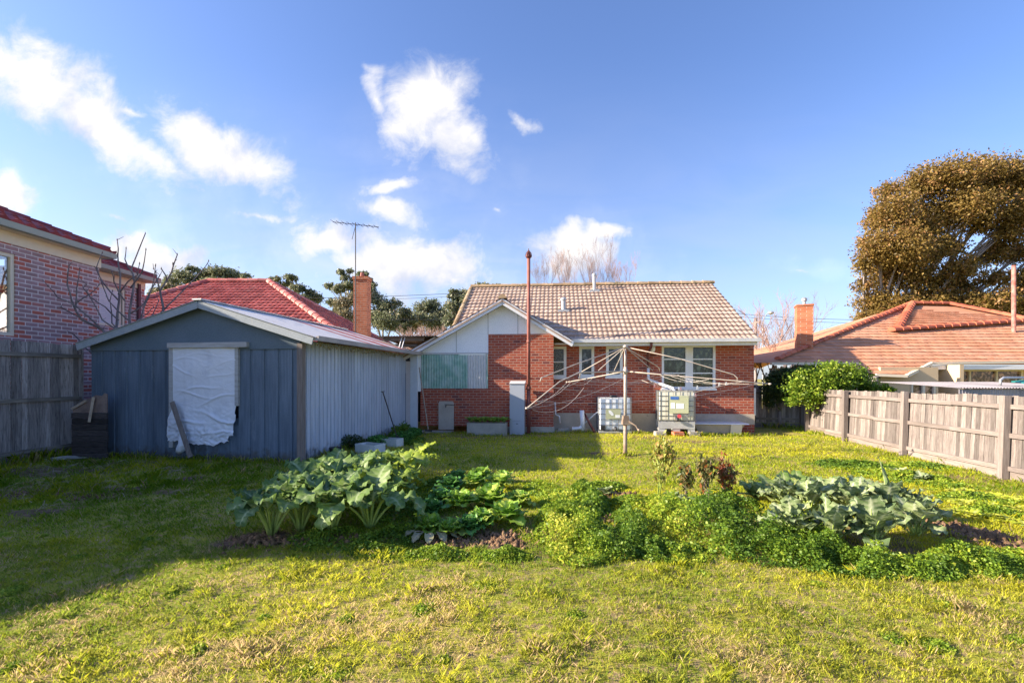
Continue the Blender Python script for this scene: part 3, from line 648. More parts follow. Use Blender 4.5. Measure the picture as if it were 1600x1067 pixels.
    o = npmesh('grass', V, np.arange(5*n).reshape(n, 5), np.concatenate(TT), m_grass, None, False, {'dry': np.concatenate(DD)})
    tag(o, 'short yellow green lawn grass with straw coloured patches', kind='stuff'); print('grass', n)
grass()
for k in range(110):                                # broad leaved rosettes in the lawn
    y_ = random.uniform(2.7, 10.5)**1.0; x_ = random.uniform(-1.1, 1.1)*y_; r_ = random.uniform(.04, .11)
    if not bool(hard(np.float64(x_), np.float64(y_))) and x_ < 8.4: WEEDS.append((x_, y_, r_, r_, .022, .8, random.uniform(.5, 1.2)))
def weeds():
    VV = []; TT = []
    for (cx, cy, rx, ry, h, k, t) in WEEDS:
        n = int(min(8000, 3600*k*rx*ry*3.14*4.2/max(.35, (cy/6)**2)))
        a = rng.uniform(0, 2*PI, n); r = np.sqrt(rng.random(n))*1.15; x = cx+np.cos(a)*r*rx; y = cy+np.sin(a)*r*ry
        lump = fbm(x, y, .22, 3); cov = rng.random(n) < np.clip((lump-.30)*5, .25, 1); x = x[cov]; y = y[cov]; r = r[cov]; lump = lump[cov]; n = len(x)
        hh = h*np.clip(1.1-r*r*.75, .12, 1)*np.clip(.15+2.6*(lump-.28), .15, 1.6)
        z = gz(x, y)+hh*rng.random(n)**.45; C = np.stack([x, y, z], 1)
        V, Fq = quads(C, .027*max(.75, cy/6)*rng.uniform(.6, 1.6, n), .7, .3); VV.append(V)
        TT.append(np.repeat(np.clip(t*.45+.22+(fbm(x, y, .6, 2)-.5)*.9+rng.normal(0, .17, n), 0, 1), 4))
    V = np.concatenate(VV); n = len(V)//4; print('weeds', n)
    tag(npmesh('weeds', V, np.arange(4*n).reshape(n, 4), np.concatenate(TT), lf_weed), 'low bushy green weeds and herbs overgrowing the garden beds', kind='stuff')
weeds()

# ================================================================== MAIN BRICK HOUSE
H = root('brick_house', 'red brick house with tan tiled roof and white gable at the end of the lawn', 'house', (1.35, 15.6, 0), R(-5))
hp = lambda px, py, v: ray_local(H, px, py, 1, v)
MV = .65
uR = hp(1178, 600, MV).x; uL = hp(657, 600, 0).x; uP = hp(763, 600, 0).x
zb = hp(763, 607, 0).z; zg = hp(760, 552, 0).z; zt = hp(800, 522, 0).z; zpl = hp(1100, 646.5, MV).z
ze = hp(1040, 530, .0).z; ev = 0.03
d = 4.0
while hp(925, 447, ev+d).z > ze+d*.577 and d < 8: d += .02
zr = ze+d*.577; vr = ev+d; uRr = (hp(1183, 530, ev).x+hp(1115, 446, vr).x)/2; uLr = hp(736, 447, vr).x
print('house', uL, uP, uR, 'z', zb, zg, zt, zpl, ze, 'ridge', d, zr, uLr, uRr)
wins = []
for (a, b, c, dd) in [(855, 885, 541, 590), (905, 928.5, 541, 589), (947, 973, 541, 589), (1034, 1118, 539, 607.5)]:
    p = hp(a, dd, MV); q = hp(b, c, MV); wins.append((p.x, q.x, p.z, q.z))
m = MB().wall(-.3, uR, zpl, ze-.05, MV, MV+.25, [(w[0], w[1], w[2], w[3]) for w in wins])
m.box(uR-.25, uR, MV+.25, 8.6, zpl, ze-.05); m.box(uL+.5, uR, 8.35, 8.6, .1, ze-.05)
m.box(uR-.45, uR+.012, MV-.012, MV+.3, -.1, .25)
m.prism([(MV+.3, ze-.06), (8.6, ze-.06), ((MV+8.6)/2, ze+2.1)], 0, .2) if False else None
m.build('wall', brick_red, H)['label'] = 'main red brick wall under the eaves'
MB().box(-.3, uR+.02, MV-.02, MV+.2, .26, zpl).box(-.3, uR-.45, MV-.02, MV+.2, -.1, .26).build('plinth', render_cream, H)
zc0 = .2
m = MB().box(uL, 0, 0, .25, zc0, zb).box(uP, 0, 0, .25, zb, zt).box(-.25, 0, .25, MV+.1, zc0, zt-.2).box(uL, uL+.25, .25, 8.5, zc0, 2.4)
m.build('wall', brick_red, H)['label'] = 'red brick wall of the gabled wing'
MB().box(uP+.3, .03, -.03, .2, -.1, zc0-.002).box(0-.001, .03, .2, MV-.03, -.1, zc0-.002).build('footing', concrete, H)
ap = hp(785, 467, -.3); rt_ = hp(893, 532, -.3); lf_ = hp(651, 543, -.3)
sr = (ap.z-rt_.z)/(rt_.x-ap.x); sl = (ap.z-lf_.z)/(ap.x-lf_.x); zR = lambda u: ap.z-(sr*(u-ap.x) if u > ap.x else sl*(ap.x-u))
uLo = uL-.25
m = MB().prism([(uL-.1, zg), (uP-.0, zg), (uP, zt), (0, zt), (0, min(zR(0)-.1, 9)), (ap.x, ap.z-.14), (uL-.1, zR(uL-.1)-.14)], .02, .12)
m.box(uL-.1, uL+.02, -.02, .2, zb-.1, zg+.02)
m.build('gable_panel', board_white, H)
m = MB()
for px in (713, 762.5, 809):
    u = hp(px, 530, 0).x; z1_ = zR(u)-.15; z0_ = zg if px < 750 else zt
    m.box(u-.012, u+.012, .008, .018, z0_, z1_)
m.box(uL-.1, uP, -.01, .018, zg-.03, zg+.03)
m.build('batten', flat('grey_joint', (.5, .5, .5), .6), H)
gs = corr((uL+.03, -.015, zb), (1, 0, 0), (0, 0, 1), uP-uL-.04, zg-zb-.04, .088, .026); gs.build('green_corrugated_panel', green_sheet, H, True)
m = MB()
for (p, q) in (((ap.x, -.3, ap.z), (rt_.x+.05, -.3, zR(rt_.x+.05))), ((ap.x, -.3, ap.z), (uLo-.3, -.3, zR(uLo-.3)))):
    a, b = Vector(p), Vector(q); m.bar(a-Vector((0, 0, .09)), b-Vector((0, 0, .09)), .035, .17, up=(0, 0, 1)); m.bar(a+Vector((0, -.02, -.02)), b+Vector((0, -.02, -.02)), .02, .05, .4)
m.build('barge_board', gutter_white, H)
# soffit under the barge, and along the main eave
m = MB(); m.add([(ap.x, -.3, ap.z-.13), (rt_.x, -.3, zR(rt_.x)-.13), (rt_.x, .02, zR(rt_.x)-.13), (ap.x, .02, ap.z-.13), (uLo, -.3, zR(uLo)-.13), (uLo, .02, zR(uLo)-.13)], [(0, 1, 2, 3), (0, 3, 5, 4)])
m.box(.02, uRr-.12, ev+.07, MV, ze-.12, ze-.1)
m.box(.02, .6, .0, MV, zt-.35, zR(.5)-.12) if False else None
m.build('soffit', white_paint, H)
m = MB(); m.box(rt_.x, uRr-.06, ev-.02, ev+.06, ze-.2, ze-.02); m.box(rt_.x, uRr, ev-.16, ev-.022, ze-.1, ze+.01, top=(rt_.x, uRr, ev-.18, ev-.022)); m.build('gutter', gutter_white, H)
Or = Vector((0, ev-.08, ze-.04))
vm = ev+(ap.z-ze)/.577; Lr = (d+.08)/.866; vs_ = lambda v: (v-ev+.08)/.866; TK = dict(tw=.165, th=.335, amp=.02, step=.045)
vl = ev+(zR(uLr)-ze)/.577
mr_ = merge(tiled(Or, (1, 0, 0), (0, math.cos(R(30)), math.sin(R(30))), [(rt_.x, 0), (uRr, 0), (uRr, Lr), (ap.x, Lr), (ap.x, vs_(vm))], seed=3, **TK),
            tiled(Or, (1, 0, 0), (0, math.cos(R(30)), math.sin(R(30))), [(ap.x, vs_(vm)), (ap.x, Lr), (uLr, Lr), (uLr, max(vs_(vl), .6))], seed=5, **TK),
            tiled(Vector((0, vr+d, ze)), (-1, 0, 0), (0, -math.cos(R(30)), math.sin(R(30))), [(-uRr, 0), (-uLr, 0), (-uLr, d/.866), (-uRr, d/.866)], th=.6, seed=4))
mr_ = merge(mr_, planeroof([(rt_.x, -.34, zR(rt_.x)), (rt_.x, .2, zR(rt_.x)), (ap.x, vm+.1, ap.z), (ap.x, -.34, ap.z)], seed=6),
            planeroof([(uLo-.35, 6, zR(uLo-.35)), (uLo-.35, -.34, zR(uLo-.35)), (ap.x, -.34, ap.z), (ap.x, vm+.1, ap.z)], seed=7))
# close the gable ends of the roof space
mr_.prism([(0, 0), (1, 0), (1, .01)], 50, 50.001) if False else None
roof = mr_.build('roof', tile_tan, H)
capset([((uLr, vr, zr), (uRr+.05, vr, zr), .14, .42), ((ap.x, -.36, ap.z), (ap.x, vm, ap.z), .12, .42), ((uLr+.03, .9+ev, zr-(d-.9)*.577), (uLr+.03, vr, zr), .09, .4)], tile_tancap, roof, False)
for q_ in (uRr-.3, uLr+.3): MB().add([(q_, ev+.2, ze), (q_, vr+d-.2, ze), (q_, vr, zr-.15), (q_-.05, ev+.2, ze), (q_-.05, vr+d-.2, ze), (q_-.05, vr, zr-.15)], [(0, 1, 2), (5, 4, 3), (0, 3, 4, 1), (1, 4, 5, 2), (2, 5, 3, 0)]).build('gable_end', board_white, H)
for i, w in enumerate(wins):
    if i == 3:
        f = (w[1]-w[0]); window(H, *w[:2], w[2], w[3], MV+.02, white_paint, glass_dark, bars=(.335, .655) if False else (.36, .68), mull=((.515, .24),), fw=.075)
    else: window(H, *w[:2], w[2], w[3], MV+.02, white_paint, glass_frost if i == 0 else glass_blue, bars=(.5,) if i == 0 else (), fw=.09)
m = MB(); p = hp(881, 487, 0)
def onroof(px, py):
    v = 1.0
    while hp(px, py, v).z > ze+(v-ev)*.577 and v < 6: v += .01
    q = hp(px, py, v); return q
for (a, b, hh, r_) in ((880.5, 486, .5, .075), (928.6, 455, .72, .06)):
    q = onroof(a, b); m = MB().lathe((q.x, q.y, q.z-.1), [(r_, 0), (r_, hh), (r_*1.5, hh), (r_*1.5, hh+.05), (r_*.4, hh+.12)], 12); m.box(q.x-.2, q.x+.2, q.y-.2, q.y+.2, q.z-.12, q.z+.03, M=None)
    m.build('roof_vent', galv, H, True if False else False)
q = hp(1140, 642, MV); MB().box(q.x-.12, q.x+.12, MV-.012, MV+.02, q.z-.08, q.z+.08).build('wall_vent', weathered('terracotta_vent', (.2, .07, .05), (.15, .05, .04)), H)
q = hp(1018, 541, .5); MB().lathe((q.x, .32, q.z-.2), [(.05, 0), (.085, .06), (.085, .2), (.04, .24), (.035, .36)], 12).build('eave_lamp', white_paint, H, True)
# downpipe from the gutter, then the sloped pipe feeding the right tank
a = hp(1012, 545, MV-.08); b = hp(1013, 592, MV-.08); m = MB().tube([(a.x, ev-.08, ze-.1), (a.x, ev-.06, ze-.22), (a.x, MV-.08, a.z-.2), (b.x, MV-.08, b.z+.35)], .04, 8); m.build('downpipe', rust_dark, H, True)
t2 = hp(1052, 609, -.15); MB().tube([(b.x, MV-.08, b.z+.36), (b.x, MV-.08, b.z+.02), (b.x+.1, MV-.12, b.z-.06), (t2.x-.02, -.2, t2.z+.05), (t2.x+.03, -.25, t2.z-.06)], .045, 8).build('tank_feed_pipe', pvc, H, True)
MB().box(uR+.02, uR+.1, MV+.1, MV+.2, .55, 1.45).build('side_trim', white_paint, H)
# tall red vent stack in front of the wing
q = at(826, 668, 15.3); tp = at(825, 403, 15.3).z
VS = root('vent_stack', 'tall red oxide vent pipe standing in front of the brick gable', 'pipe', (q.x, q.y, 0))
MB().tube([(0, 0, -.05), (0, 0, 1.45)], .062, 12).tube([(0, 0, 1.4), (0, 0, 1.5)], .078, 12).build('lower_pipe', rust_dark, VS, True)
MB().tube([(0, 0, 1.5), (0, 0, tp)], .055, 12).tube([(0, 0, 2.9), (0, 0, 2.98)], .066, 12).build('upper_pipe', rust_red, VS, True)
m = MB().lathe((0, 0, tp), [(.06, -.02), (.1, .03), (.1, .06), (.05, .2), (.012, .24), (.01, .3)], 12)
for k in range(6): a = k*PI/3; m.tube([(math.cos(a)*.1, math.sin(a)*.1, tp+.05), (math.cos(a)*.09, math.sin(a)*.09, tp+.14), (0, 0, tp+.25)], .008, 4)
m.build('cowl', rust_dark, VS)
# small white pipes in the corner right of the wing
m = MB(); q0 = hp(867, 628, .45); q1 = hp(868, 648, .45); q2 = hp(874, 650, .42); q3 = hp(875, 661, .4)
m.tube([(q0.x, .5, q0.z), (q1.x, .5, q1.z), (q2.x, .47, q1.z-.05), (q3.x, .47, q3.z)], .03, 8); m.build('waste_pipe', pvc, H, True)
q = hp(1, 1, 1)
def leanpipe(name, pts, r, mt, parent): return MB().tube([tuple(p) for p in pts], r, 8).build(name, mt, parent, True)
a = hp(909, 641, .2); b = hp(911, 662, .2); c = hp(896, 657, .2); 
pp = root('drain_pipe_fitting', 'white plastic drain pipe junction standing beside the left tank', 'pipe', tuple(ROOTS[H.name] @ Vector((b.x, .2, 0))), R(-5))
MB().tube([(-.04, 0, a.z), (0, 0, 0)], .075, 12).tube([(0, 0, .22), (-.12, -.02, .14), (-.32, -.03, .12)], .055, 10).tube([(-.32, -.03, .12), (-.36, -.03, .125)], .065, 10).build('pipe', pvc, pp, True)
MB().tube([(.03, 0.02, .28), (.42, .1, .62), (.75, .12, .82)], .022, 6).build('hose', pvc, pp, True)
a = hp(912, 644, .3); b = hp(928, 664, .1)
pl = MB().tube([(a.x, .35, a.z), (b.x, -.05, .05)], .04, 8); o = pl.build('leaning_pipe', rust_dark, None, True); o.matrix_local = ROOTS[H.name]; tag(o, 'dark rusty pipe leaning on the plinth beside the white drain fitting', 'pipe')

# carport between shed and house
CP = root('carport', 'flat tin roof on white boards linking the blue shed and the brick house', 'carport', (-3.3, 15.9, 0), R(-5))
cpp = lambda px, py, v: ray_local(CP, px, py, 1, v)
a = cpp(585, 528, -.5); b = cpp(681, 529, -.5); zq = cpp(630, 525, -.5).z
m = corr((a.x, -.5, zq), (1, 0, 0), (0, 1, -.03), b.x-a.x, 4.5, .09, .015); m.build('roof_sheet', weathered('brown_underside_sheet', (.2, .17, .15), (.28, .25, .23), 2, .7, .1), CP, True)
bmm = weathered('brown_beam', (.16, .13, .1), (.22, .19, .16)); MB().box(a.x+.2, b.x-.45, -.28, -.2, zq-.14, zq-.03).build('beam', bmm, CP); MB().box(a.x+.2, b.x-.2, 1.2, 1.28, zq-.2, zq-.08).build('beam', bmm, CP); MB().tube([(a.x+.4, .0, zq-.27), (b.x-.75, 0, zq-.27)], .05, 8).build('pipe', bmm, CP)
a = cpp(632, 600, 0); b = cpp(641, 600, 0); c = cpp(652, 600, 0); zz = cpp(640, 548, 0).z
MB().box(a.x, b.x, 0, .06, 0, zz-.35).build('door', flat('lit_pinkish_white', (.62, .56, .56), .6), CP)  # white panel with the warm light on it put into its colour
MB().box(b.x+.004, c.x, -.02, .08, 0, zz).build('board_wall', flat('bluish_white', (.58, .62, .68), .6), CP)
MB().box(a.x, b.x-.0, -.03, .05, zz-.33, zz-.02).build('small_window', glass_blue, CP)
for dx in (0, .1): 
    p = cpp(628, 527, -.35); MB().tube([(p.x+dx, -.35, p.z), (p.x-.06+dx, -.6, p.z-.5)], .018, 6).build('stay', white_paint, CP)
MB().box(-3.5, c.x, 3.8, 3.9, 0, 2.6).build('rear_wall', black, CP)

# ================================================================== BLUE SHED
S = root('garden_shed', 'blue grey sheet metal shed with low gable and white plastic over its window', 'shed', (-4.44, 10.1, 0), R(-9))
sp_ = lambda px, py, v: ray_local(S, px, py, 1, v)
uW = sp_(143, 600, 0).x; uA = sp_(311, 500, -.2).x; zA = sp_(311, 469, -.22).z; uE = sp_(489, 526, -.22).x; zE = sp_(489, 526, -.22).z; uB = sp_(120, 540, -.22).x; zB = sp_(120, 536, -.22).z
DP = 5.9; zwall = sp_(420, 544, 0).z; print('shed', uW, uA, zA, uE, zE, uB, zB, zwall)
zS = lambda u: zA-((zA-zE)/(uE-uA)*(u-uA) if u > uA else (zA-zB)/(uA-uB)*(uA-u))
w0 = sp_(271, 600, 0).x; w1 = sp_(373, 600, 0).x; wz = sp_(320, 540, 0).z; wz0 = .25
corr((uW, 0, 0), (1, 0, 0), (0, 0, 1), w0-uW, zwall, .33, -.022, 'rib', .5, 2, nrm=(0, -1, 0)).build('front_sheeting', blue_sheet, S)
corr((w1, 0, 0), (1, 0, 0), (0, 0, 1), -w1, zwall, .33, -.022, 'rib', .6, 5, nrm=(0, -1, 0)).build('front_sheeting', blue_sheet, S)
corr((w0, 0.0, 0), (1, 0, 0), (0, 0, 1), w1-w0, .75, .285, .018, 'rib', .35, 6, nrm=(0, -1, 0)).build('sheeting_under_window', blue_sheet, S)
corr((0, .05, 0), (0, 1, 0), (0, 0, 1), DP-.05, zE-.05, .165, -.03, 'rib', .5, 9, nrm=(1, 0, 0)).build('side_sheeting', blue_side, S)
MB().prism([(uW, zwall-.02), (0, zwall-.02), (0, zS(0)-.06), (uA, zA-.08), (uW, zS(uW)-.06)], -.03, .03).build('gable_board', blue_board, S)
MB().box(uW, uW+.05, .03, DP, 0, zB-.1).box(uW, 0, DP-.06, DP, 0, zE-.1).box(uW+.04, -.04, .05, .09, 0, .9).build('rear_walls', blue_sheet, S)
MB().box(w0, w1, .3, .34, .2, wz).build('window_backing', black, S)
m = MB(); m.box(-.03, .09, -.1, .03, -.05, zE-.12); m.build('corner_post', wood_post, S)
m = MB()
for (u0, z0, u1, z1) in ((uA, zA, uE, zE), (uA, zA, uB, zB)):
    m.bar((u0, -.22, z0-.08), (u1, -.22, z1-.08), .03, .17)
m.build('barge_board', barge_grey, S)
L1 = math.hypot(uE-uA, zA-zE); L2 = math.hypot(uA-uB, zA-zB)
r1 = corr((uA, -.26, zA), (0, 1, 0), (uE-uA, 0, zE-zA), DP+.4, L1+.06, .095, .013); r2 = corr((uA, -.26, zA), (0, 1, 0), (uB-uA, 0, zB-zA), DP+.4, L2+.03, .095, .013)
rf = merge(r1, r2).build('roof', rust_roof, S, True)
MB().bar((uA, -.27, zA+.015), (uA, DP+.15, zA+.015), .22, .03).build('ridge_strip', galv, rf)
m = MB(); m.add([(uE-.0, -.2, zE-.08), (uE+.11, -.2, zE-.08), (uE+.12, -.2, zE+.02), (uE-.0, -.2, zE-.0), (uE, DP+.15, zE-.08), (uE+.11, DP+.15, zE-.08), (uE+.12, DP+.15, zE+.02), (uE, DP+.15, zE)], [(0, 1, 2, 3), (7, 6, 5, 4), (0, 4, 5, 1), (1, 5, 6, 2), (3, 2, 6, 7)])
m.build('gutter', weathered('dull_gutter', (.33, .3, .29), (.42, .38, .36), 2, .6, .1), S)
# moss and dead leaves hanging under the gutter
k = 900; y = rng.uniform(.0, DP-1.2, k); P = np.stack([uE-.02+rng.uniform(-.05, .03, k), y, zE-.09-rng.random(k)**1.5*.13*(.4+fbm(y, y*0, .5, 2))], 1); V, Fq = quads(P, .05, .3, 0, 1.5)
npmesh('dead_grass_fringe', V, Fq, np.repeat(rng.random(k), 4), leafmat('dead_fringe', (.3, .24, .1), (.42, .33, .15), None, .3), S)
m = MB(); m.box(w0-.06, w0+.04, -.06, .0, .25, wz).box(w1-.05, w1+.03, -.06, .0, wz-1.3, wz)
a = sp_(262, 540, -.1); b = sp_(386, 540, -.1); m.box(a.x, b.x, -.12, -.03, wz-.05, wz+.06); m.build('window_surround', weathered('pale_grey_board', (.42, .42, .42), (.34, .33, .32), 3, .8, .3, (1, 1, 6), c3=(.2, .19, .18), k3=.64), S)
def plastic_sheet():
    nx, nz = 60, 130; V = []; zt_ = wz-.04; zb_ = .36; r = random.Random(4)
    for j in range(nz+1):
        f = j/nz; z = zt_+(zb_-zt_)*f
        wl = w0+.03+(.0 if f < .62 else -.13*min(1, (f-.62)*6)*(1.0)); wr = w1-.02-(.02 if f < .7 else .06*math.sin((f-.7)*9))
        if f > .93: wr -= .12
        for i in range(nx+1):
            g = i/nx; x = wl+(wr-wl)*g; q = Vector((x*2.2, z*3.1, 3.0))
            fold = 0
            for (fc, sl_, w_, am) in ((.30, .22, .009, .02), (.43, -.14, .009, .026), (.50, .04, .010, .022), (.58, -.16, .009, .026), (.70, .14, .014, .04), (.78, -.12, .014, .034), (.15, .05, .007, .012), (.09, -.03, .007, .012), (.36, -.25, .007, .014), (.87, .1, .012, .03), (.22, -.12, .006, .012)):
                dd_ = f-(fc+sl_*(g-.5)+.03*math.sin(g*7+fc*20)); fold += am*math.exp(-(dd_/w_)**2)*math.exp(-((g-(.5+.42*math.sin(fc*37)))/.3)**2)
            bul = (.03+.05*min(1, max(0, (f-.5)*3)))*math.sin(PI*min(1, max(0, g)))
            V.append((x+.012*math.sin(z*19+g*4)*(g in (0, 1)), -.05-bul*.7-fold*.8-.05*max(0, f-.6)*abs(mnoise.noise(Vector((x*9+z*3, z*8-x*4, 0))))*3-.016*mnoise.noise(q*.8)-.003*mnoise.noise(q*5)-.022*max(0, .18-abs(mnoise.noise(Vector((q.x*1.0+q.z*.6, q.z*2.0+q.x*.9, 1)))))*1.5, z+(.035*math.sin(g*5.5+1)+.09*mnoise.noise(Vector((g*5, 2.2, 0)))+.04*mnoise.noise(Vector((g*19, 5, 0))))*max(0, (f-.7)/.3)))
    n = nx+1; F_ = [(j*n+i, j*n+i+1, (j+1)*n+i+1, (j+1)*n+i) for j in range(nz) for i in range(nx)]
    m = MB(); m.add(V, F_)
    m.tube([(w0+.42, -.17, .62), (w0+.40, -.2, .5), (w0+.45, -.2, .38), (w0+.36, -.19, .24), (w0+.30, -.19, .17)], [.05, .07, .10, .09, .05], 9)
    return m.build('plastic_sheet', white_plastic, S, True)
plastic_sheet()
a = sp_(267, 628, -.2); b = sp_(300, 706, -.3)
o = MB().bar((a.x, -.17, a.z), (b.x, -.34, .1), .03, .1, .4, up=(1, 0, .2)).build('broken_board', wood_post, None); o.matrix_local = ROOTS[S.name]; tag(o, 'broken grey board leaning against the white plastic sheet', 'board')

# blackened board screen between fence and shed
BS = root('board_screen', 'low dark screen of horizontal boards between left fence and shed', 'screen', tuple(at(141, 712, 10.45).xy)+(0,))
bx = lambda px: at(px, 600, 10.45).x-BS.location.x
m = MB()
for k in range(8):
    z0 = .02+k*.125; m.box(bx(113)+random.uniform(-.01, .01), bx(168)+random.uniform(-.01, .01), -.02+random.uniform(-.01, .01), .02, z0, z0+.118, random.random())
m.build('boards', wood_black, BS)
MB().prism([(bx(114), 1.02), (bx(168), 1.02), (bx(168), 1.42), (bx(164), 1.44), (bx(160), 1.38), (bx(150), 1.4), (bx(142), 1.33), (bx(132), 1.3), (bx(126), 1.22), (bx(116), 1.16)], -.012, .01).build('broken_ply', weathered('torn_ply', (.17, .12, .1), (.25, .18, .15), 4, .9, .5), BS)
MB().bar((bx(150), -.06, 1.36), (bx(145), -.09, .82), .02, .05).bar((bx(115), -.05, 1.1), (bx(138), -.05, 1.28), .02, .05).build('batten', wood_pale, BS)

# ================================================================== FENCES
def fence(name, label, pts, h, mats, posts, rails, side, pw=.115, hj=.03, z0=.03, seed=1, drop=0.0, plinth=True, lean=0.0, postn='post'):
    """pts: base line; side = which way the rails face (unit vector)"""
    rt = root(name, label, 'fence', (pts[0][0], pts[0][1], 0)); r = random.Random(seed); sd = Vector((side[0], side[1], 0)).normalized()
    pal = MB(); bottoms = MB()
    for i in range(len(pts)-1):
        a = Vector((*pts[i], 0)); b = Vector((*pts[i+1], 0)); L = (b-a).length; d_ = (b-a)/L; x = 0
        while x < L:
            w = pw*r.uniform(.8, 1.1); c = a+d_*(x+w/2); hh = h+r.uniform(-hj, hj)-drop*((i+x/L)/(len(pts)-1)); off = sd*(-.006*(r.random() < .5)-.001*r.random()); gz_ = g1(c.x, c.y)
            sk = d_*r.uniform(-.012, .012)+sd*lean
            pal.bar(c+off+Vector((0, 0, gz_+z0+(.16 if plinth else 0))), c+off+sk+Vector((0, 0, gz_+hh)), .013, w*.97, r.random(), up=d_)
            x += w
        if plinth: bottoms.bar(a+Vector((0, 0, g1(a.x, a.y)+.08))+sd*.0, b+Vector((0, 0, g1(b.x, b.y)+.08)), .025, .17, r.random())
    pal.build('palings', mats[0], rt, world=True)
    if plinth: bottoms.build('base_board', mats[2], rt, world=True)
    for f in rails:
        m = MB()
        for i in range(len(pts)-1):
            a = Vector((*pts[i], g1(*pts[i])+h*f))+sd*(.035+lean*f); b = Vector((*pts[i+1], g1(*pts[i+1])+(h-drop*.0)*f))+sd*(.035+lean*f)
            m.bar(a, a.lerp(b, .5)+Vector((0, 0, r.uniform(-.02, .01))), .045, .08, r.random()); m.bar(a.lerp(b, .5)+Vector((0, 0, 0)), b, .045, .08, r.random())
        m.build('rail', mats[2], rt, world=True)
    if posts:
        for i in range(len(pts)):
            a = Vector((*pts[i], 0))+sd*.09; zt = posts+r.uniform(-.02, .03); k = sd*(lean+.02)
            MB().bar(a+Vector((0, 0, -.1)), a+k+Vector((r.uniform(-.03, .03), 0, zt)), .11, .11, r.random(), up=(sd.x, sd.y, 0)).build(postn, mats[1], rt, world=True)
    return rt
fence('right_paling_fence'.replace('right_', ''), 'sunlit weathered paling fence along the right side with posts and three rails', [(8.15, 3.2), (8.42, 5.8), (8.68, 8.4), (8.97, 10.9), (9.38, 13.4), (9.85, 15.9)], 1.47, (wood_grey, wood_post, wood_rail), 1.44, (.13, .52, .86), (-1, .12), seed=5, lean=-.06, hj=.012, drop=.06)
fence('paling_fence', 'tall grey lichen stained paling fence beside the mottled brick house', [(-10.45, 3.6), (-10.28, 6.2), (-10.1, 8.7), (-9.92, 11.0)], 2.5, (wood_dim, wood_post, wood_dimrail), 0, (.1, .52, .90), (1, .05), seed=8, hj=.015, z0=0, plinth=False)
fence('paling_fence', 'short shaded paling fence across the side gap behind the dark bush', [(8.35, 17.6), (10.4, 17.3), (10.75, 17.1)], 1.55, (wood_dim, wood_post, wood_dimrail), 1.5, (.2, .8), (0, -1), seed=9)
# white rag/stone line at the foot of the left fence
o = MB().add(*(lambda r: ([(x+r.uniform(-.02, .02), y+r.uniform(-.03, .03), z) for (x, y, z) in [(-9.9, 10.0, 0), (-9.5, 10.25, 0), (-9.2, 10.5, 0), (-9.35, 10.55, .06), (-9.6, 10.35, .1), (-9.9, 10.15, .07), (-9.15, 10.35, .05), (-9.55, 10.1, .05)]], [(0, 1, 7), (0, 7, 4, 5), (7, 1, 2, 6), (7, 6, 3, 4), (6, 2, 3)]))(random.Random(2))).build('concrete_lump', concrete, None); tag(o, 'pale broken concrete lump at the foot of the left fence', 'rubble')

# ================================================================== LEFT NEIGHBOUR HOUSE
LH = root('neighbour_house', 'mottled purple and red brick house with maroon roof behind the left fence', 'house', (-11.5, 8.75, 0))
lz = 5.12; pz0_ = lz+.06; X0 = -11.5; XE = -11.08
def lw(px, py, X): 
    Y = X*F/(px-CX); return (Y, EYE+(HZ-py)/F*Y)
yc, _ = lw(155, 400, X0); a = lw(-45, 527, X0); b = lw(24, 395, X0); sill = lw(20, 525, X0)[1]; hd = lw(20, 397, X0)[1]
ow = lambda m, n, mt, par=LH, sm=False: m.build(n, mt, par, sm, world=True)
m = MB().wall(8.15, yc, 0, lz-.28, X0-.25, X0, [(a[0], b[0], sill, hd)], axis='y'); m.box(-20, X0-.25, yc-.25, yc, 0, lz-.28); m.box(-18.5, X0-.26, 8.15, 8.4, 0, lz-.3); m.box(-13.65, -13.4, 4.0, 8.14, 0, lz-.3); m.box(-15.6, -13.66, 4.0, 4.2, 0, lz-.3); m.box(-17.2, -15.8, 1.9, 4.1, 0, pz0_)  # boxes nearest the camera: unseen walls added under the shadow-casting roof pieces
ow(m, 'wall', brick_mix)
m = MB().box(X0-.02, X0+.03, 8.4, yc+.03, lz-.28, lz); m.box(X0+.03, XE-.12, 8.4, yc, lz-.02, lz+.0); ow(m, 'fascia', cream_paint)
m = MB().box(XE-.14, XE, 8.2, yc+.08, lz-.02, lz+.11, top=(XE-.14, XE+.03, 8.2, yc+.08)); m.box(-19, XE-.14, yc+.02, yc+.1, lz-.02, lz+.11); ow(m, 'gutter', gutter_green)
pz = lz+.1; W = 4.0; ye = yc+.05; yf = 7.9; s_ = .425
xr = XE-W; zr_ = pz+W*s_
r = planeroof([(XE, yf, pz), (XE, ye, pz), (xr, ye-W*.55 if False else ye-W, zr_), (xr, yf+.6, zr_)], seed=21, tw=.3, th=.38, amp=.06, step=.05)
r = merge(r, MB().add([(XE, ye, pz), (xr-W, ye, pz), (xr, ye-W, zr_), (XE, yf, pz), (xr, yf+.6, zr_), (xr-W, yf, pz)], [(0, 1, 2), (2, 1, 5, 4), (4, 5, 3)], .4))
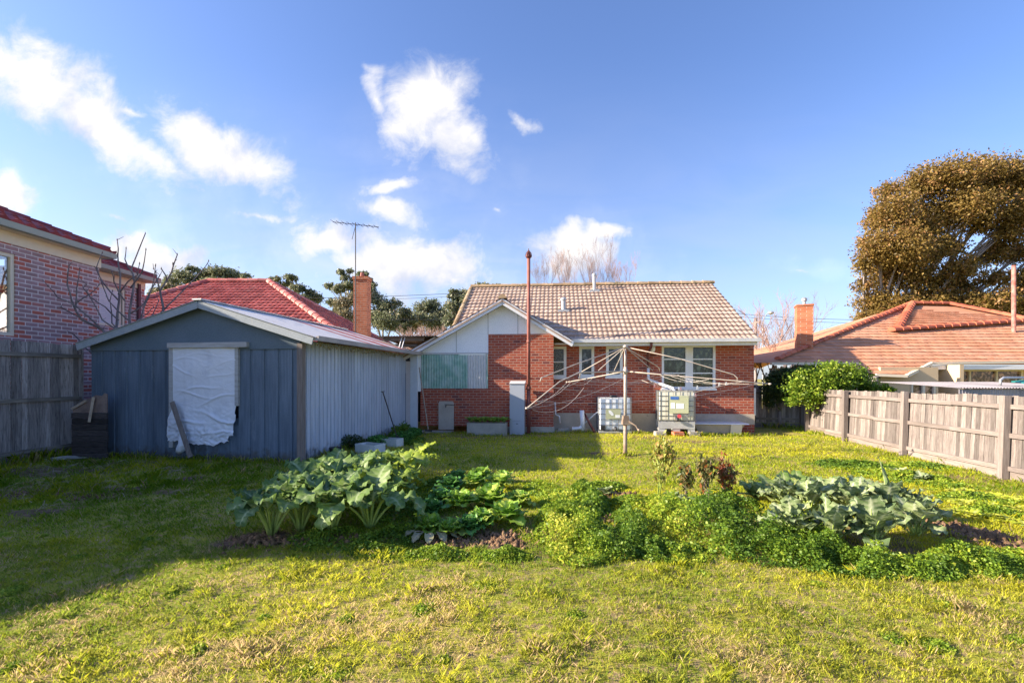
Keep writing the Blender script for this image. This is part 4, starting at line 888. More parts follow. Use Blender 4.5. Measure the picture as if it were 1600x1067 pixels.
# unseen wing out of view, shaped so its eaves cast the stepped lawn shadow
r.add([(-13.2, 3.3, pz), (-13.2, 8.4, pz), (-15.2, 8.4, pz+.8), (-15.2, 5.1, pz+.8), (-17.2, 3.3, pz), (-17.2, 8.4, pz)], [(0, 1, 2, 3), (3, 2, 5, 4), (0, 3, 4)], .4)
r.add([(-15.3, 2.9, pz-.02), (-15.3, 3.6, pz-.02), (-17.4, 3.6, pz-.02), (-17.4, 1.4, pz-.02), (-16.3, 1.4, pz-.02), (-15.3, 2.9, pz+.1), (-15.3, 3.6, pz+.1), (-17.4, 3.6, pz+.1), (-17.4, 1.4, pz+.1), (-16.3, 1.4, pz+.1)], [(0, 1, 2, 3, 4), (9, 8, 7, 6, 5), (0, 5, 6, 1), (4, 9, 5, 0), (3, 8, 9, 4), (2, 7, 8, 3)], .4)  # unseen roof slab added to carry the shadow edge further left
rf = ow(r, 'roof', tile_dark)
capset([((XE-.1, ye-.1, pz+.06), (xr, ye-W, zr_+.01), .15, .4, 0), ((xr, ye-W, zr_+.01), (xr, yf+.6, zr_+.01), .13, .4, 0)], tile_dark, rf)
# set back part
X1 = -12.9; y2 = lw(226, 500, X1)[0]; 
wy0 = lw(150, 500, X1)[0]; wy1 = lw(196, 500, X1)[0]; wz0_ = lw(190, 512, X1)[1]; wz1_ = lw(190, 452, X1)[1]
m = MB().wall(yc, y2, 0, lz-.25, X1-.25, X1, [(wy0, wy1, wz0_, wz1_)], axis='y'); m.box(-20, X1-.25, y2-.25, y2, 0, lz-.25); ow(m, 'wall', brick_mix)
m = MB().box(X1-.02, X1+.03, yc, y2, lz-.25, lz+.02); ow(m, 'fascia', cream_paint)
m = MB().box(X1+.36, X1+.5, yc, y2+.1, lz, lz+.12, top=(X1+.36, X1+.53, yc, y2+.1)); m.box(X1+.03, X1+.36, yc, y2+.0, lz-.01, lz+.01); m.box(-19, X1+.36, y2+.0, y2+.1, lz, lz+.12); ow(m, 'gutter', gutter_green)
XE1 = X1+.5; W1 = 4; rr_ = planeroof([(XE1, yc-.5, pz), (XE1, y2+.1, pz), (XE1-3, y2+.1-3, pz+3*.42), (XE1-3, yc-.5, pz+3*.42)], seed=23, tw=.3, th=.35)
rf1 = ow(rr_, 'roof', tile_dark); m = MB(); caps(m, (XE1-.1, y2+.0, pz+.06), (XE1-3, y2+.1-3, pz+3*.42+.01), .15, .4, 0); ow(m, 'ridge_cap', tile_dark, rf1)
p_ = lw(215, 500, X1)[0]; ow(MB().box(X1, X1+.08, p_-.05, p_+.05, 2.2, lz-.1), 'downpipe', weathered('maroon_downpipe', (.12, .05, .06), (.16, .07, .08)))
# windows on the +X wall: frame, pane, curtain
def sidewin(X, y0, y1, z0, z1, kind):
    m = MB(); fw = .08
    m.box(X-.1, X-.03, y0, y0+fw, z0, z1).box(X-.1, X-.03, y1-fw, y1, z0, z1).box(X-.1, X-.03, y0+fw, y1-fw, z0, z0+fw).box(X-.1, X-.03, y0+fw, y1-fw, z1-fw, z1)
    if kind == 1: m.box(X-.1, X-.035, (y0+y1)/2+.35, (y0+y1)/2+.42, z0+fw, z1-fw)
    w = ow(m, 'window', cream_paint)
    if kind == 0:
        ow(MB().box(X-.08, X-.072, y0+.04, y1-.04, z0+.04, z1-.04), 'pane', glass_clear, w)
        c = MB(); n = 60
        V = [(X-.3-.03*math.sin(i*1.1), y0+(y1-y0)*i/n*.96, z) for z in (z0, z1) for i in range(n)]; c.add(V, [(i, i+1, n+i+1, n+i) for i in range(n-1)]); c.box(X-.5, X-.45, y0, y1, z0, z1)
        ow(c, 'curtain', weathered('pale_curtain', (.55, .5, .45), (.65, .62, .58), 2, .9, .1, c3=(.35, .2, .14), k3=.6), w)
    else:
        ow(MB().box(X-.09, X-.08, (y0+y1)/2+.42, y1-.05, z0+.05, z1-.05), 'pane', glass_blue, w)
        s = corr((X-.05, y0+.06, z0+.06), (0, 0, 1), (0, 1, 0), z1-z0-.12, (y1-y0)/2+.3, .06, .006, nrm=(1, 0, 0)); ow(s, 'roller_shutter', flat('pinkish_white_shutter', (.62, .58, .6), .5), w)
sidewin(X0, a[0], b[0], sill, hd, 0); sidewin(X1, wy0, wy1, wz0_, wz1_, 1)

# ================================================================== RED ROOF HOUSE BEHIND THE SHED
RH = root('neighbour_house', 'house with bright red tiled hip roof rising behind the blue shed', 'house', (-11, 22, 0))
e = 3.0; A = Vector((-11.15, 22, 6.2)); B = Vector((-13.9, 22, 6.2)); c1 = Vector((-5.6, 16.7, e)); c2 = Vector((-18.2, 16.7, e)); c3 = Vector((-5.6, 27.5, e)); c4 = Vector((-18.2, 27.5, e))
rr_ = merge(planeroof([c2, c1, A, B], seed=31, tw=.2, th=.3, step=.05, amp=.025), planeroof([c1, c3, A], seed=32, tw=.3, th=.3, step=.05)); rr_.add([c3, c4, B, A, c2], [(0, 1, 2, 3), (1, 4, 2)], .4)
rf = ow(rr_, 'roof', tile_red, RH)
capset([(B, A, .15, .42), (c1, A, .15, .42), (c3, A, .13, .42), (c2, B, .15, .42)], cap_red, rf)
ow(MB().box(-17.7, -6.1, 17.2, 27, 0, e-.05), 'wall', brick_pale, RH)
q = at(566, 517, 18.6); zt2 = at(566, 434, 18.6).z; hw = .26
CH = ow(MB().box(q.x-hw, q.x+hw, q.y-.26, q.y+.26, 3.0, zt2-.12).box(q.x-hw-.03, q.x+hw+.03, q.y-.29, q.y+.29, zt2-.12, zt2), 'chimney', brick_orange, RH)
ow(MB().lathe((q.x, q.y, zt2), [(.1, 0), (.08, .12), (.06, .2)], 10), 'chimney_pot', rust_red, CH)
an = at(555.5, 350, 18.2); m = MB().tube([(an.x, an.y, 3.2), (an.x, an.y, an.z+.05)], .022, 6)
m.tube([at(520, 347, 18.2), at(592, 355, 18.2)], .013, 5)
for k in range(9):
    p = at(522+k*8.2, 347.3+k*.9, 18.2); l = .22-.008*k; m.tube([p-Vector((.0, l, 0))+Vector((-.06, 0, .02)), p+Vector((0, l, 0))+Vector((.06, 0, -.02))], .008, 4)
m.tube([at(555, 372, 18.2)+Vector((-.12, 0, -.05)), at(555, 355, 18.2)], .01, 4)
tag(m.build('television_antenna', dark_metal, None), 'thin television antenna on a tall mast beside the orange chimney', 'antenna')

# ================================================================== RIGHT NEIGHBOUR HOUSE
NH = root('neighbour_house', 'cream house with faded terracotta roof behind the right fence', 'house', (14, 19, 0))
pz0 = EYE+25/F*19; sl2 = .5
def onp(px, py, off=0.0):
    dx = (px-CX)/F; dz = (HZ-py)/F                  # z = EYE + dz*Y ; plane z = pz0 + off + sl2*(Y-19)
    Y = (pz0+off-sl2*19-EYE)/(dz-sl2); return Vector((dx*Y, Y, EYE+dz*Y))
LLp = onp(1205, 567); big = [onp(1205, 567), onp(1336, 567), onp(1452, 567), onp(1640, 566), onp(1640, 500), onp(1395, 517), onp(1425, 475), onp(1327, 515)]
def tileplane(poly, off=0, seed=0, **k):
    O = onp(1205, 567, off); return tiled(O, (1, 0, 0), (0, 1, sl2), [((p-O).x, (p-O).dot(Vector((0, 1, sl2)).normalized())) for p in poly], seed=seed, **k)
kw = dict(tw=.42, th=.34, amp=.012, step=.03, style='flat')
m1 = merge(tileplane([onp(1205, 567), onp(1452, 567), onp(1480, 505), onp(1425, 475)][:2]+[onp(1425, 475)], seed=41, **kw),
           tileplane([onp(1452, 566.98), onp(1700, 567), onp(1700, 496), onp(1411, 516)], seed=42, **kw),
           tileplane([onp(1452, 566.9), onp(1411, 516.2), onp(1425, 475)], seed=44, **kw),
           tileplane([onp(1330, 567.3), onp(1340, 584), onp(1414, 586), onp(1452, 567.3)], seed=43, **kw))
A1 = onp(1425, 475, .12); A2 = onp(1483, 476, .12)
m1 = merge(m1, tiled(A1, (1, 0, 0), (0, 1, sl2), [((p-A1).x, (p-A1).dot(Vector((0, 1, sl2)).normalized())) for p in [onp(1403, 514, .12), onp(1640, 500, .12), onp(1600, 497, .12), A2, A1]], tw=.42, th=.3, amp=.008, step=.06, style='flat', seed=45))
back = Vector((A1.x, A1.y+.1, 0)); LL = onp(1205, 567); m1.add([A1, Vector((A1.x-6, A1.y+4, pz0)), LL, Vector((LL.x-.3, LL.y+5, pz0+.2))], [(0, 1, 3, 2)], .6)
m1.add([A1, A2, A2+Vector((0, 7, -3.2)), A1+Vector((0, 7, -3.2))], [(0, 1, 2, 3)], .5)
rf = m1.build('roof', tile_terra, NH, world=True)
capset([(onp(1403, 514, .15), onp(1425, 475, .15), .17, .4), (onp(1424, 475, .15), onp(1484, 476, .15), .17, .4), (onp(1483, 476, .15), onp(1600, 499, .15), .17, .4),
 (onp(1393, 517.5, .1), onp(1660, 498.5, .1), .19, .42), (onp(1327, 514, .05), onp(1425, 474.5, .08), .15, .42), (onp(1215, 562, .05), onp(1328, 514, .05), .12, .42)], cap_orange, rf)
# small hip seen beyond the chimney
b0 = at(1205, 566, 22.5); m = planeroof([at(1205, 566, 22.5), at(1300, 566, 22.5), at(1330, 513, 25.5), at(1322, 515, 25.3)], seed=47, **kw); ow(m, 'rear_roof', cap_orange, NH)
gu = MB(); y19 = LL.y
def gut(p, q): gu.bar(p+Vector((0, -.07, -.03)), q+Vector((0, -.07, -.03)), .13, .1)
gut(onp(1203, 567), onp(1340, 567)); gut(onp(1366, 584.5), onp(1414, 586.5)); gut(onp(1414, 586), onp(1453, 566.5)); gut(onp(1452, 566.5), onp(1660, 564)); ow(gu, 'gutter', cream_paint, NH)
wy = 19.75
fz = lambda px, py, Y: at(px, py, Y)
m = MB(); w_ = [fz(1492, 603, wy), fz(1597, 576.5, wy)]
zt3 = fz(1500, 575, wy).z
m.wall(fz(1452, 600, wy).x, 24, 0, zt3, wy, wy+.15, [(w_[0].x, w_[1].x, .9, zt3-.06)]); m.box(fz(1452, 1, wy).x, fz(1452, 1, wy).x+.15, 18.4, wy, 0, 2.3)
ow(m, 'wall', beige_wall, NH)
m = MB(); fx = fz(1454, 570, 19).x; m.box(fx, 24, 18.99, 19.04, pz0-.26, pz0-.1); m.box(fx, 24, 19.04, wy, pz0-.12, pz0-.1); ow(m, 'fascia', white_paint, NH)
m = MB(); yw2 = 18.3; wa = fz(1423, 622, yw2); wb = fz(1461, 598, yw2); m.wall(fz(1376, 600, yw2).x, fz(1466, 600, yw2).x, 0, 2.2, yw2, yw2+.12, [(wa.x, wb.x, .6, wb.z)]); ow(m, 'wall', beige_wall, NH)
for (c_, d_, Y_, z0_, mu) in ((wa.x, wb.x, yw2, .6, ((.52, .1),)), (w_[0].x, w_[1].x, wy, .9, ((.22, .07), (.62, .07)))):
    m = MB(); zt_ = wb.z if Y_ == yw2 else zt3-.06; fw = .07
    m.box(c_, c_+fw, Y_-.03, Y_+.06, z0_, zt_).box(d_-fw, d_, Y_-.03, Y_+.06, z0_, zt_).box(c_+fw, d_-fw, Y_-.03, Y_+.06, zt_-fw, zt_)
    for f, w in mu: cc_ = c_+(d_-c_)*f; m.box(cc_-w/2, cc_+w/2, Y_-.026, Y_+.06, z0_, zt_-fw)
    wn = ow(m, 'window', cream_paint, NH); ow(MB().box(c_+.02, d_-.02, Y_+.05, Y_+.06, z0_, zt_-.02), 'pane', glass('brown_glass%d' % int(Y_*10), (.1, .06, .045)), wn)
m = MB()
for k in range(9): zz_ = .5+k*.2; m.box(fz(1473, 600, wy-.1).x, fz(1491, 600, wy-.1).x, wy-.06-.012, wy-.05+.03, zz_, zz_+.19, random.random(), top=(fz(1473, 600, wy-.1).x, fz(1491, 600, wy-.1).x, wy-.04, wy-.02))
ow(m, 'weatherboards', white_paint, NH)
ow(MB().tube([(fz(1468, 1, 19.6).x, 19.6, .3), (fz(1468, 1, 19.6).x, 19.6, 2.2)], .04, 8), 'downpipe', cream_paint, NH)
m = MB().box(fz(1206, 600, 20).x, fz(1345, 1, 20).x, 20.0, 20.2, 0, 2.2); ow(m, 'wall', cream_paint, NH)
q = at(1256, 560, 20.6); zt4 = at(1256, 477, 20.2).z; ry = Matrix.Translation((q.x, q.y, 0)) @ Matrix.Rotation(R(-22), 4, 'Z')
m = MB().box(-.3, .3, -.3, .3, 1.5, zt4, M=ry).box(-.33, .33, -.33, .33, zt4-.0, zt4+.07, M=ry); CH = ow(m, 'chimney', brick_orange, NH)
ow(MB().lathe((q.x+.02, q.y, zt4+.07), [(.06, 0), (.06, .16), (.11, .17), (.11, .26), (.13, .27), (.05, .32)], 10), 'flue', galv, CH)
q = at(1584, 500, 22); ow(MB().tube([(q.x, q.y, 3.5), (q.x, q.y, at(1583, 415, 22).z)], .085, 10), 'vent_pipe', weathered('streaked_red_pipe', (.34, .1, .08), (.44, .22, .18), 5, .7, .1), NH)
q = at(1205, 575, 19.5); ow(MB().bar(at(1213, 590, 19.8), at(1222, 573, 19.4), .06, .09).bar(at(1203, 585, 19.8), at(1213, 572, 19.4), .06, .09), 'bracket', cream_paint, NH)
# little tin shed over the fence
TS = root('tin_shed', 'small grey tin shed with sloping roof just beyond the right fence', 'shed', (11.2, 11.2, 0))
a = at(1498, 606, 12.0); yb = 12.0
corr((a.x, yb, 0), (1, 0, 0), (0, 0, 1), 3.4, a.z-.03, .076, .009, nrm=(0, -1, 0)).build('wall', weathered('grey_tin', (.3, .29, .31), (.38, .36, .38), 1, .5, .05), TS, world=True)
m = corr((a.x-.05, yb-.1, a.z), (1, 0, 0), (0, 1, .05), 3.4, 2.6, .076, .012); m.build('roof', weathered('pale_tin', (.26, .24, .25), (.33, .3, .3), 1, .5, .05), TS, True, world=True)
MB().tube([at(1563, 602, 12.3), at(1563, 594, 12.3), at(1568, 590, 12.5), at(1620, 590, 12.6)], .03, 8).build('rail_hoop', galv, TS, True, world=True)
MB().add([at(1580, 597, 12.6), at(1625, 593, 12.6), at(1625, 598, 12.5), at(1600, 599.5, 12.5)]+[p+Vector((0, 0, .03)) for p in (at(1580, 597, 12.6), at(1625, 593, 12.6), at(1625, 598, 12.5), at(1600, 599.5, 12.5))], [(0, 1, 2, 3), (4, 5, 6, 7), (0, 1, 5, 4), (1, 2, 6, 5), (2, 3, 7, 6), (3, 0, 4, 7)]).build('teal_tarp', flat('teal_tarp', (.05, .3, .27), .5), TS, world=True)
# ================================================================== TREES
def blobs_px(L, Y, dsp=.6, seed=0, z=1.0):
    r = random.Random(seed); o = []
    for b in L:
        px, py, a, c = b[:4]; y = Y+r.uniform(-1, 1)*dsp*a/F*Y; p = at(px, py, y); o.append((p.x, p.y, p.z, a/F*y, a/F*y*.9, c/F*y))
    return o
BT = [(1400, 330, 36, 30), (1440, 290, 40, 28), (1490, 275, 48, 26), (1540, 270, 40, 26), (1590, 280, 45, 30), (1370, 385, 30, 26), (1410, 385, 40, 30), (1460, 340, 50, 34), (1520, 325, 45, 30), (1590, 330, 40, 26), (1385, 430, 34, 24),
      (1430, 430, 36, 26), (1365, 470, 26, 22), (1400, 480, 36, 22), (1450, 470, 40, 26), (1500, 420, 30, 20), (1495, 470, 36, 18), (1640, 290, 50, 40), (1660, 360, 50, 40), (1560, 385, 26, 14), (1610, 440, 34, 30), (1550, 470, 40, 18), (1590, 485, 40, 20), (1480, 385, 30, 16),
      (1360, 495, 24, 12), (1665, 440, 50, 40), (1345, 445, 14, 12), (1352, 380, 14, 12), (1385, 300, 20, 14), (1545, 400, 30, 16), (1600, 395, 30, 18), (1505, 447, 26, 14), (1555, 435, 24, 14), (1470, 440, 24, 14), (1530, 350, 24, 16), (1620, 470, 26, 18), (1375, 345, 26, 20), (1350, 412, 18, 18), (1420, 400, 34, 24), (1460, 390, 30, 22), (1540, 300, 40, 24), (1430, 360, 34, 24), (1390, 405, 30, 26), (1575, 360, 30, 20)]
tree('large_fig_tree', 'huge spreading tree with bronze green foliage behind the terracotta roof', 'tree', (27.0, 36, 0), blobs_px(BT, 34, .9, 3), 150000, .18, lf_big, bark_grey, .32, .45, shell=.55, clump=.2, lean=(.3, 0), aspect=.55)
tb = at(1535, 470, 33); # pale limbs seen through the gaps
gums = [
 ('wide flat topped gum tree behind the left end of the red roof', 48, [(265, 442, 14, 8), (285, 432, 16, 9), (305, 440, 18, 12), (325, 428, 16, 8), (345, 425, 18, 8), (365, 432, 14, 8), (384, 433, 9, 5), (340, 442, 20, 8), (255, 455, 10, 8), (300, 420, 10, 4), (370, 445, 12, 6)], 7500, lf_gum),
 ('yellowish low gum tree behind the bare fig and red roof', 42, [(250, 462, 14, 10), (272, 458, 14, 10), (262, 450, 10, 6), (290, 460, 12, 8)], 2500, lf_gumtan),
 ('small gum tree peeping over the right slope of the red roof', 52, [(430, 436, 10, 4), (455, 434, 11, 5), (448, 444, 12, 4), (466, 450, 12, 6), (484, 457, 10, 5), (492, 466, 12, 7), (475, 466, 12, 6)], 3800, lf_gum),
 ('tall gum tree with separate round clumps left of the antenna', 50, [(533, 425, 7, 5), (546, 424, 6, 4), (538, 434, 7, 5), (514, 447, 8, 5), (530, 452, 12, 6), (545, 446, 12, 6), (556, 452, 9, 8), (566, 429, 10, 4), (580, 446, 9, 6), (518, 473, 9, 5), (552, 437, 6, 4), (577, 437, 5, 3)], 4200, lf_gum),
 ('tan leaved gum tree directly left of the orange chimney', 46, [(535, 478, 14, 12), (548, 470, 12, 10), (540, 495, 16, 10), (525, 490, 10, 8)], 2600, lf_gumtan),
 ('loose grey gum tree directly right of the orange chimney', 50, [(590, 470, 12, 10), (605, 480, 14, 12), (618, 474, 10, 6), (600, 500, 18, 14), (585, 495, 14, 14), (612, 508, 14, 8), (582, 458, 7, 7)], 4800, lf_gum),
 ('small dark gum tree between the chimney and the carport', 52, [(632, 488, 11, 7), (624, 498, 8, 6), (640, 500, 10, 6), (633, 510, 8, 7)], 2200, lf_gum),
 ('dense rounded green tree left of the white gable', 54, [(662, 482, 16, 9), (675, 476, 14, 8), (688, 490, 14, 9), (655, 495, 12, 8), (672, 500, 16, 10), (690, 505, 10, 8)], 4800, lf_gum),
 ('tall gum tree touching the left end of the tan roof', 47, [(706, 480, 12, 9), (716, 468, 12, 8), (725, 462, 12, 8), (715, 495, 12, 10), (700, 500, 10, 8), (709, 456, 9, 4), (735, 470, 14, 12), (705, 463, 6, 3)], 4600, lf_gum),
 ('low bushy green tree filling the gap behind the leafless bushes', 56, [(600, 500, 24, 12), (625, 495, 20, 12), (650, 500, 24, 14), (640, 512, 30, 10), (680, 512, 20, 10), (700, 500, 14, 12)], 5200, lf_gumtan),
 ('treetop just showing over the left of the tan ridge', 60, [(755, 446, 12, 4), (772, 448, 12, 4)], 900, lf_gum),
]
for i, (lab, Y, bl, n, ml) in enumerate(gums):
    bb = blobs_px(bl, Y, .7, i+5); cx = sum(b[0] for b in bb)/len(bb)
    tree('gum_tree', lab, 'tree', (cx, Y, 0), bb, int(n*1.5), .25, ml, bark_pale, .22, .62, 'gum trees behind the houses', shell=.6, clump=.3, aspect=.5)
def baretree(name, label, base, L, r, depth, n, mt, seed, group=None, up=.25, spread=.6, lean=(0, 0, 1), seglen=3, twig=.8, sides=4, stems=1):
    rr = random.Random(seed); rt = root(name, label, 'tree', base, 0, group); m = MB(); m2 = MB()
    tips = []
    for k in range(stems):
        d_ = Vector((lean[0]+rr.uniform(-.5, .5)*(stems > 1), lean[1]+rr.uniform(-.3, .3)*(stems > 1), lean[2])).normalized()
        branch(m, Vector((0, 0, -.1)), d_, L, r, depth, spread, n, up, sides, .6, seglen, rr, twig)
    m.build('branches', mt, rt); return rt
for i, (px, py, Y, L, lab) in enumerate([(862, 447, 40, 2.7, 'bare purple twigged tree behind the ridge right of the vent stack'), (905, 447, 41, 3.1, 'bare twiggy tree behind the middle of the tan ridge'), (940, 447, 40, 3.2, 'bare pinkish tree behind the ridge beside the roof flue'), (975, 447, 41, 2.8, 'bare twiggy tree furthest right behind the tan ridge')]):
    p = at(px, 447, Y); baretree('bare_tree', lab, (p.x, Y, p.z-3.2), L, .035, 4, 5, twig_pink if i % 2 else twig_grey, 30+i, 'bare trees behind the houses', up=.5, spread=.55, seglen=2, sides=3, stems=3, twig=.75)
for i, (px, py, Y, L, lab) in enumerate([(1192, 600, 24, 2.9, 'bare pinkish tree right beside the corner of the brick house'), (1222, 600, 30, 3.4, 'bare grey tree left of the right hand brick chimney'), (1300, 530, 38, 3.4, 'faint bare tree showing over the left of the terracotta roof')]):
    p = at(px, 592, Y); baretree('bare_tree', lab, (p.x, Y, 0), L, .1, 4, 5, twig_pink if i == 0 else twig_grey, 60+i, 'bare trees behind the houses', up=.35, spread=.7, seglen=2, sides=3, stems=2, twig=.78)
for i, (px, Y, h) in enumerate([(610, 30, 1.35), (640, 30, 1.5), (665, 29, 1.9), (682, 29, 1.75)]):
    p = at(px, 560, Y); baretree('bare_bush', 'pink tan leafless bush above the carport roof, ' + ['nearest the orange chimney', 'second from the chimney', 'tallest, before the dense green tree', 'nearest the white gable'][i], (p.x, Y, 1.2), h, .05, 4, 6, twig_pink, 80+i, 'leafless bushes above the carport', up=.5, spread=.75, seglen=2, sides=3, stems=6, twig=.72)
# fig tree behind the left of the shed, main branches traced in space
def figtree():
    Y = 11.9; rt = root('bare_fig_tree', 'bare branching fig tree between the mottled brick house and the blue shed', 'tree', (at(195, 600, Y).x, Y, 0)); m = MB(); rr = random.Random(3)
    br = [[(190, 560), (160, 515), (128, 500), (112, 470), (105, 445), (108, 415)], [(160, 515), (118, 478), (90, 465), (75, 447)], [(118, 480), (120, 450), (125, 420)], [(118, 474), (140, 460), (155, 445)],
          [(200, 560), (182, 510), (186, 470), (188, 430), (184, 400), (183, 375)], [(186, 470), (160, 440), (150, 420), (160, 395)], [(205, 560), (202, 490), (210, 440), (205, 420), (227, 365)], [(206, 425), (195, 405), (197, 388)], [(204, 450), (222, 425), (228, 390)],
          [(210, 540), (225, 480), (240, 440), (243, 415)], [(204, 490), (225, 475), (250, 430), (240, 420)], [(250, 560), (255, 480), (250, 455), (268, 425), (277, 398)], [(250, 455), (243, 425)], [(262, 440), (252, 420)], [(268, 425), (270, 412)], [(250, 490), (290, 450), (318, 420), (326, 408)],
          [(185, 500), (165, 480), (142, 465), (136, 455)], [(190, 520), (160, 500), (150, 480), (130, 450), (135, 445)], [(160, 515), (95, 480), (72, 481)], [(200, 500), (170, 470), (152, 420)], [(230, 540), (235, 500), (248, 470)], [(185, 460), (200, 440), (215, 430), (218, 412)], [(130, 540), (118, 525), (105, 517)], [(195, 470), (178, 440), (175, 425)], [(210, 520), (215, 500), (240, 480)], [(190, 520), (175, 505), (172, 470), (176, 455)]]
    for i, b in enumerate(br):
        dy = rr.uniform(-.7, .7); y0 = Y+dy*.3; P = [at(px, py, y0+dy*(k/len(b))) for k, (px, py) in enumerate(b)]; P2 = [P[0]]
        for a, c in zip(P, P[1:]): P2 += [a.lerp(c, .5)+Vector((rr.uniform(-.02, .02), 0, rr.uniform(-.02, .02))), c]
        r0 = .035 if i in (0, 4, 6, 11) else .02; m.tube(P2, [r0*(1-.72*k/len(P2)) for k in range(len(P2))], 5)
        m.lathe(P2[-1], [(.008, -.02), (.016, 0), (.006, .04)], 5)
        for k in range(2, len(P2), 2):
            if rr.random() < .5: a = P2[k]; m.tube([a, a+Vector((rr.uniform(-.12, .12), rr.uniform(-.1, .1), rr.uniform(.06, .16)))], [.008, .004], 4)
    m.tube([(rt.location.x-.1, Y, 0), (rt.location.x, Y, 1.2), at(200, 560, Y)], [.09, .07, .05], 7); m.tube([(rt.location.x-.1, Y, .6), at(190, 560, Y)], [.06, .04], 6); m.tube([(rt.location.x, Y, .6), at(250, 560, Y)], [.06, .03], 6); m.tube([at(170, 575, Y), at(130, 540, Y)], [.03, .015], 5)
    m.build('branches', bark_fig, rt, True, world=True)
figtree()
# bush spilling over the right fence, and its darker neighbour
def bush(name, label, bl, Y, n, leaf, ml, dsp=.6, seed=1):
    bb = blobs_px(bl, Y, dsp, seed); cx = sum(b[0] for b in bb)/len(bb)
    return tree(name, label, 'bush', (cx, Y, 0), bb, n, leaf, ml, bark_grey, .05, .2, shell=.45, clump=.24, aspect=.5)
b1 = blobs_px([(1250, 600, 22, 20), (1262, 620, 24, 16), (1285, 588, 30, 18), (1310, 600, 26, 16), (1325, 585, 22, 14), (1342, 590, 22, 14), (1355, 605, 24, 10), (1300, 575, 20, 10), (1250, 585, 12, 10), (1375, 608, 22, 6), (1240, 625, 12, 9), (1275, 605, 30, 22)], 15.3, .3, 4)
tree('evergreen_bush', 'bright green leafy bush spilling over the right fence', 'bush', (10.6, 15.8, 0), b1, 15000, .085, lf_bush, bark_grey, .06, .3, shell=.4, clump=.25, aspect=.55)
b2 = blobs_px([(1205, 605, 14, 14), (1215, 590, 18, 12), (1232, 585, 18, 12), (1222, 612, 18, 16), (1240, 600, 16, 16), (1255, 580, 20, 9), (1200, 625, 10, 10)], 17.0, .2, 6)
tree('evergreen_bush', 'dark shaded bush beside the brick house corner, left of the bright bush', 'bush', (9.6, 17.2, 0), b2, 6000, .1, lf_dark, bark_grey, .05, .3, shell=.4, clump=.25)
b3 = blobs_px([(1385, 575, 14, 10), (1396, 585, 10, 8)], 18.1, .2, 6)
# dark tub thing beyond the brick corner
# ================================================================== WIRES, POLES
def wire(label, pts, Y, sag=.3, r=.02):
    P = []
    for k in range(13):
        f = k/12; p = at(*pts[0], Y).lerp(at(*pts[1], Y), f); P.append(p-Vector((0, 0, sag*4*f*(1-f))))
    tag(MB().tube(P, r, 4, cap=False).build('power_line', dark_metal, None), label, 'cable', 'power lines behind the houses')
wire('upper thin power line left of the tan roof', [(300, 466), (760, 456)], 38, .2); wire('second thin power line just below the upper one left of the tan roof', [(300, 470), (760, 460)], 38, .25, .015); wire('low pale power line crossing the gum trees above the carport', [(400, 494), (760, 499)], 36, .1, .018)
wire('upper thin power line beside the right brick chimney', [(1130, 488), (1420, 500)], 38, .2); wire('lower thin power line beside the right brick chimney', [(1130, 492), (1420, 504)], 38, .25, .018)
q = at(1204, 489, 37); lp = root('street_lamp', 'grey street lamp with curved arm above the bare trees', 'lamp', (at(1192, 592, 37).x, 37, 0))
x0 = 0; MB().tube([(0, 0, 0), (0, 0, 5.9)], .05, 6).tube([(0, 0, 5.85), (.1, 0, 6.5), (.5, 0, q.z+.12)], .035, 6).build('pole', galv, lp); MB().lathe((.62, 0, q.z), [(.06, -.12), (.2, -.05), (.24, .03), (.12, .12), (.02, .15)], 12).build('lamp_head', galv, lp, True)
q = at(1181, 497, 33); tag(MB().tube([(q.x, 33, 0), (q.x, 33, q.z)], .1, 7).box(q.x-.03, q.x+.03, 32.4, 33.6, q.z-.35, q.z-.25).build('power_pole', bark_grey, None), 'brown timber power pole beside the right end of the tan roof', 'pole')

# ================================================================== CLOTHES HOIST
hx, hy = 2.62, 11.1; CL = root('clothes_hoist', 'old cream rotary clothes hoist with drooping arms in the middle of the lawn', 'clothes line', (hx, hy, 0))
O = Vector((hx, hy, 0)); zt_ = at(979, 542, hy).z; zh = at(977, 580, hy).z; zc_ = at(977, 656, hy).z
wd = dict(world=True)
MB().tube([O+Vector((0, 0, -.1)), O+Vector((0, 0, zc_+.05))], .045, 10).tube([O+Vector((0, 0, zc_-.12)), O+Vector((0, 0, zc_+.1))], .062, 10).build('lower_post', weathered('rusty_post_steel', (.4, .32, .26), (.3, .2, .15), 5, .6, .2), CL, True, **wd)
MB().tube([O+Vector((0, 0, zc_)), O+Vector((0, 0, zh+.1))], .036, 10).tube([O+Vector((0, 0, zh)), O+Vector((0, 0, zt_))], .026, 8).tube([O+Vector((0, 0, zh-.07)), O+Vector((0, 0, zh+.05))], .05, 10).lathe(O+Vector((0, 0, zt_-.03)), [(.05, 0), (.06, .04), (.02, .08)], 10).build('upper_post', galv_cream, CL, True, **wd)
MB().box(hx-.09, hx+.09, hy-.12, hy+.06, zc_-.1, zc_+.1, top=(hx-.06, hx+.06, hy-.1, hy+.04)).tube([O+Vector((0.05, -.1, zc_-.02)), O+Vector((.2, -.18, zc_-.12)), O+Vector((.24, -.2, zc_-.2))], .018, 6).tube([O+Vector((.24, -.2, zc_-.2)), O+Vector((.25, -.3, zc_-.21))], .022, 6).build('winding_handle', weathered('rusty_gearbox', (.35, .27, .2), (.2, .14, .1), 6, .7, .4), CL, **wd)
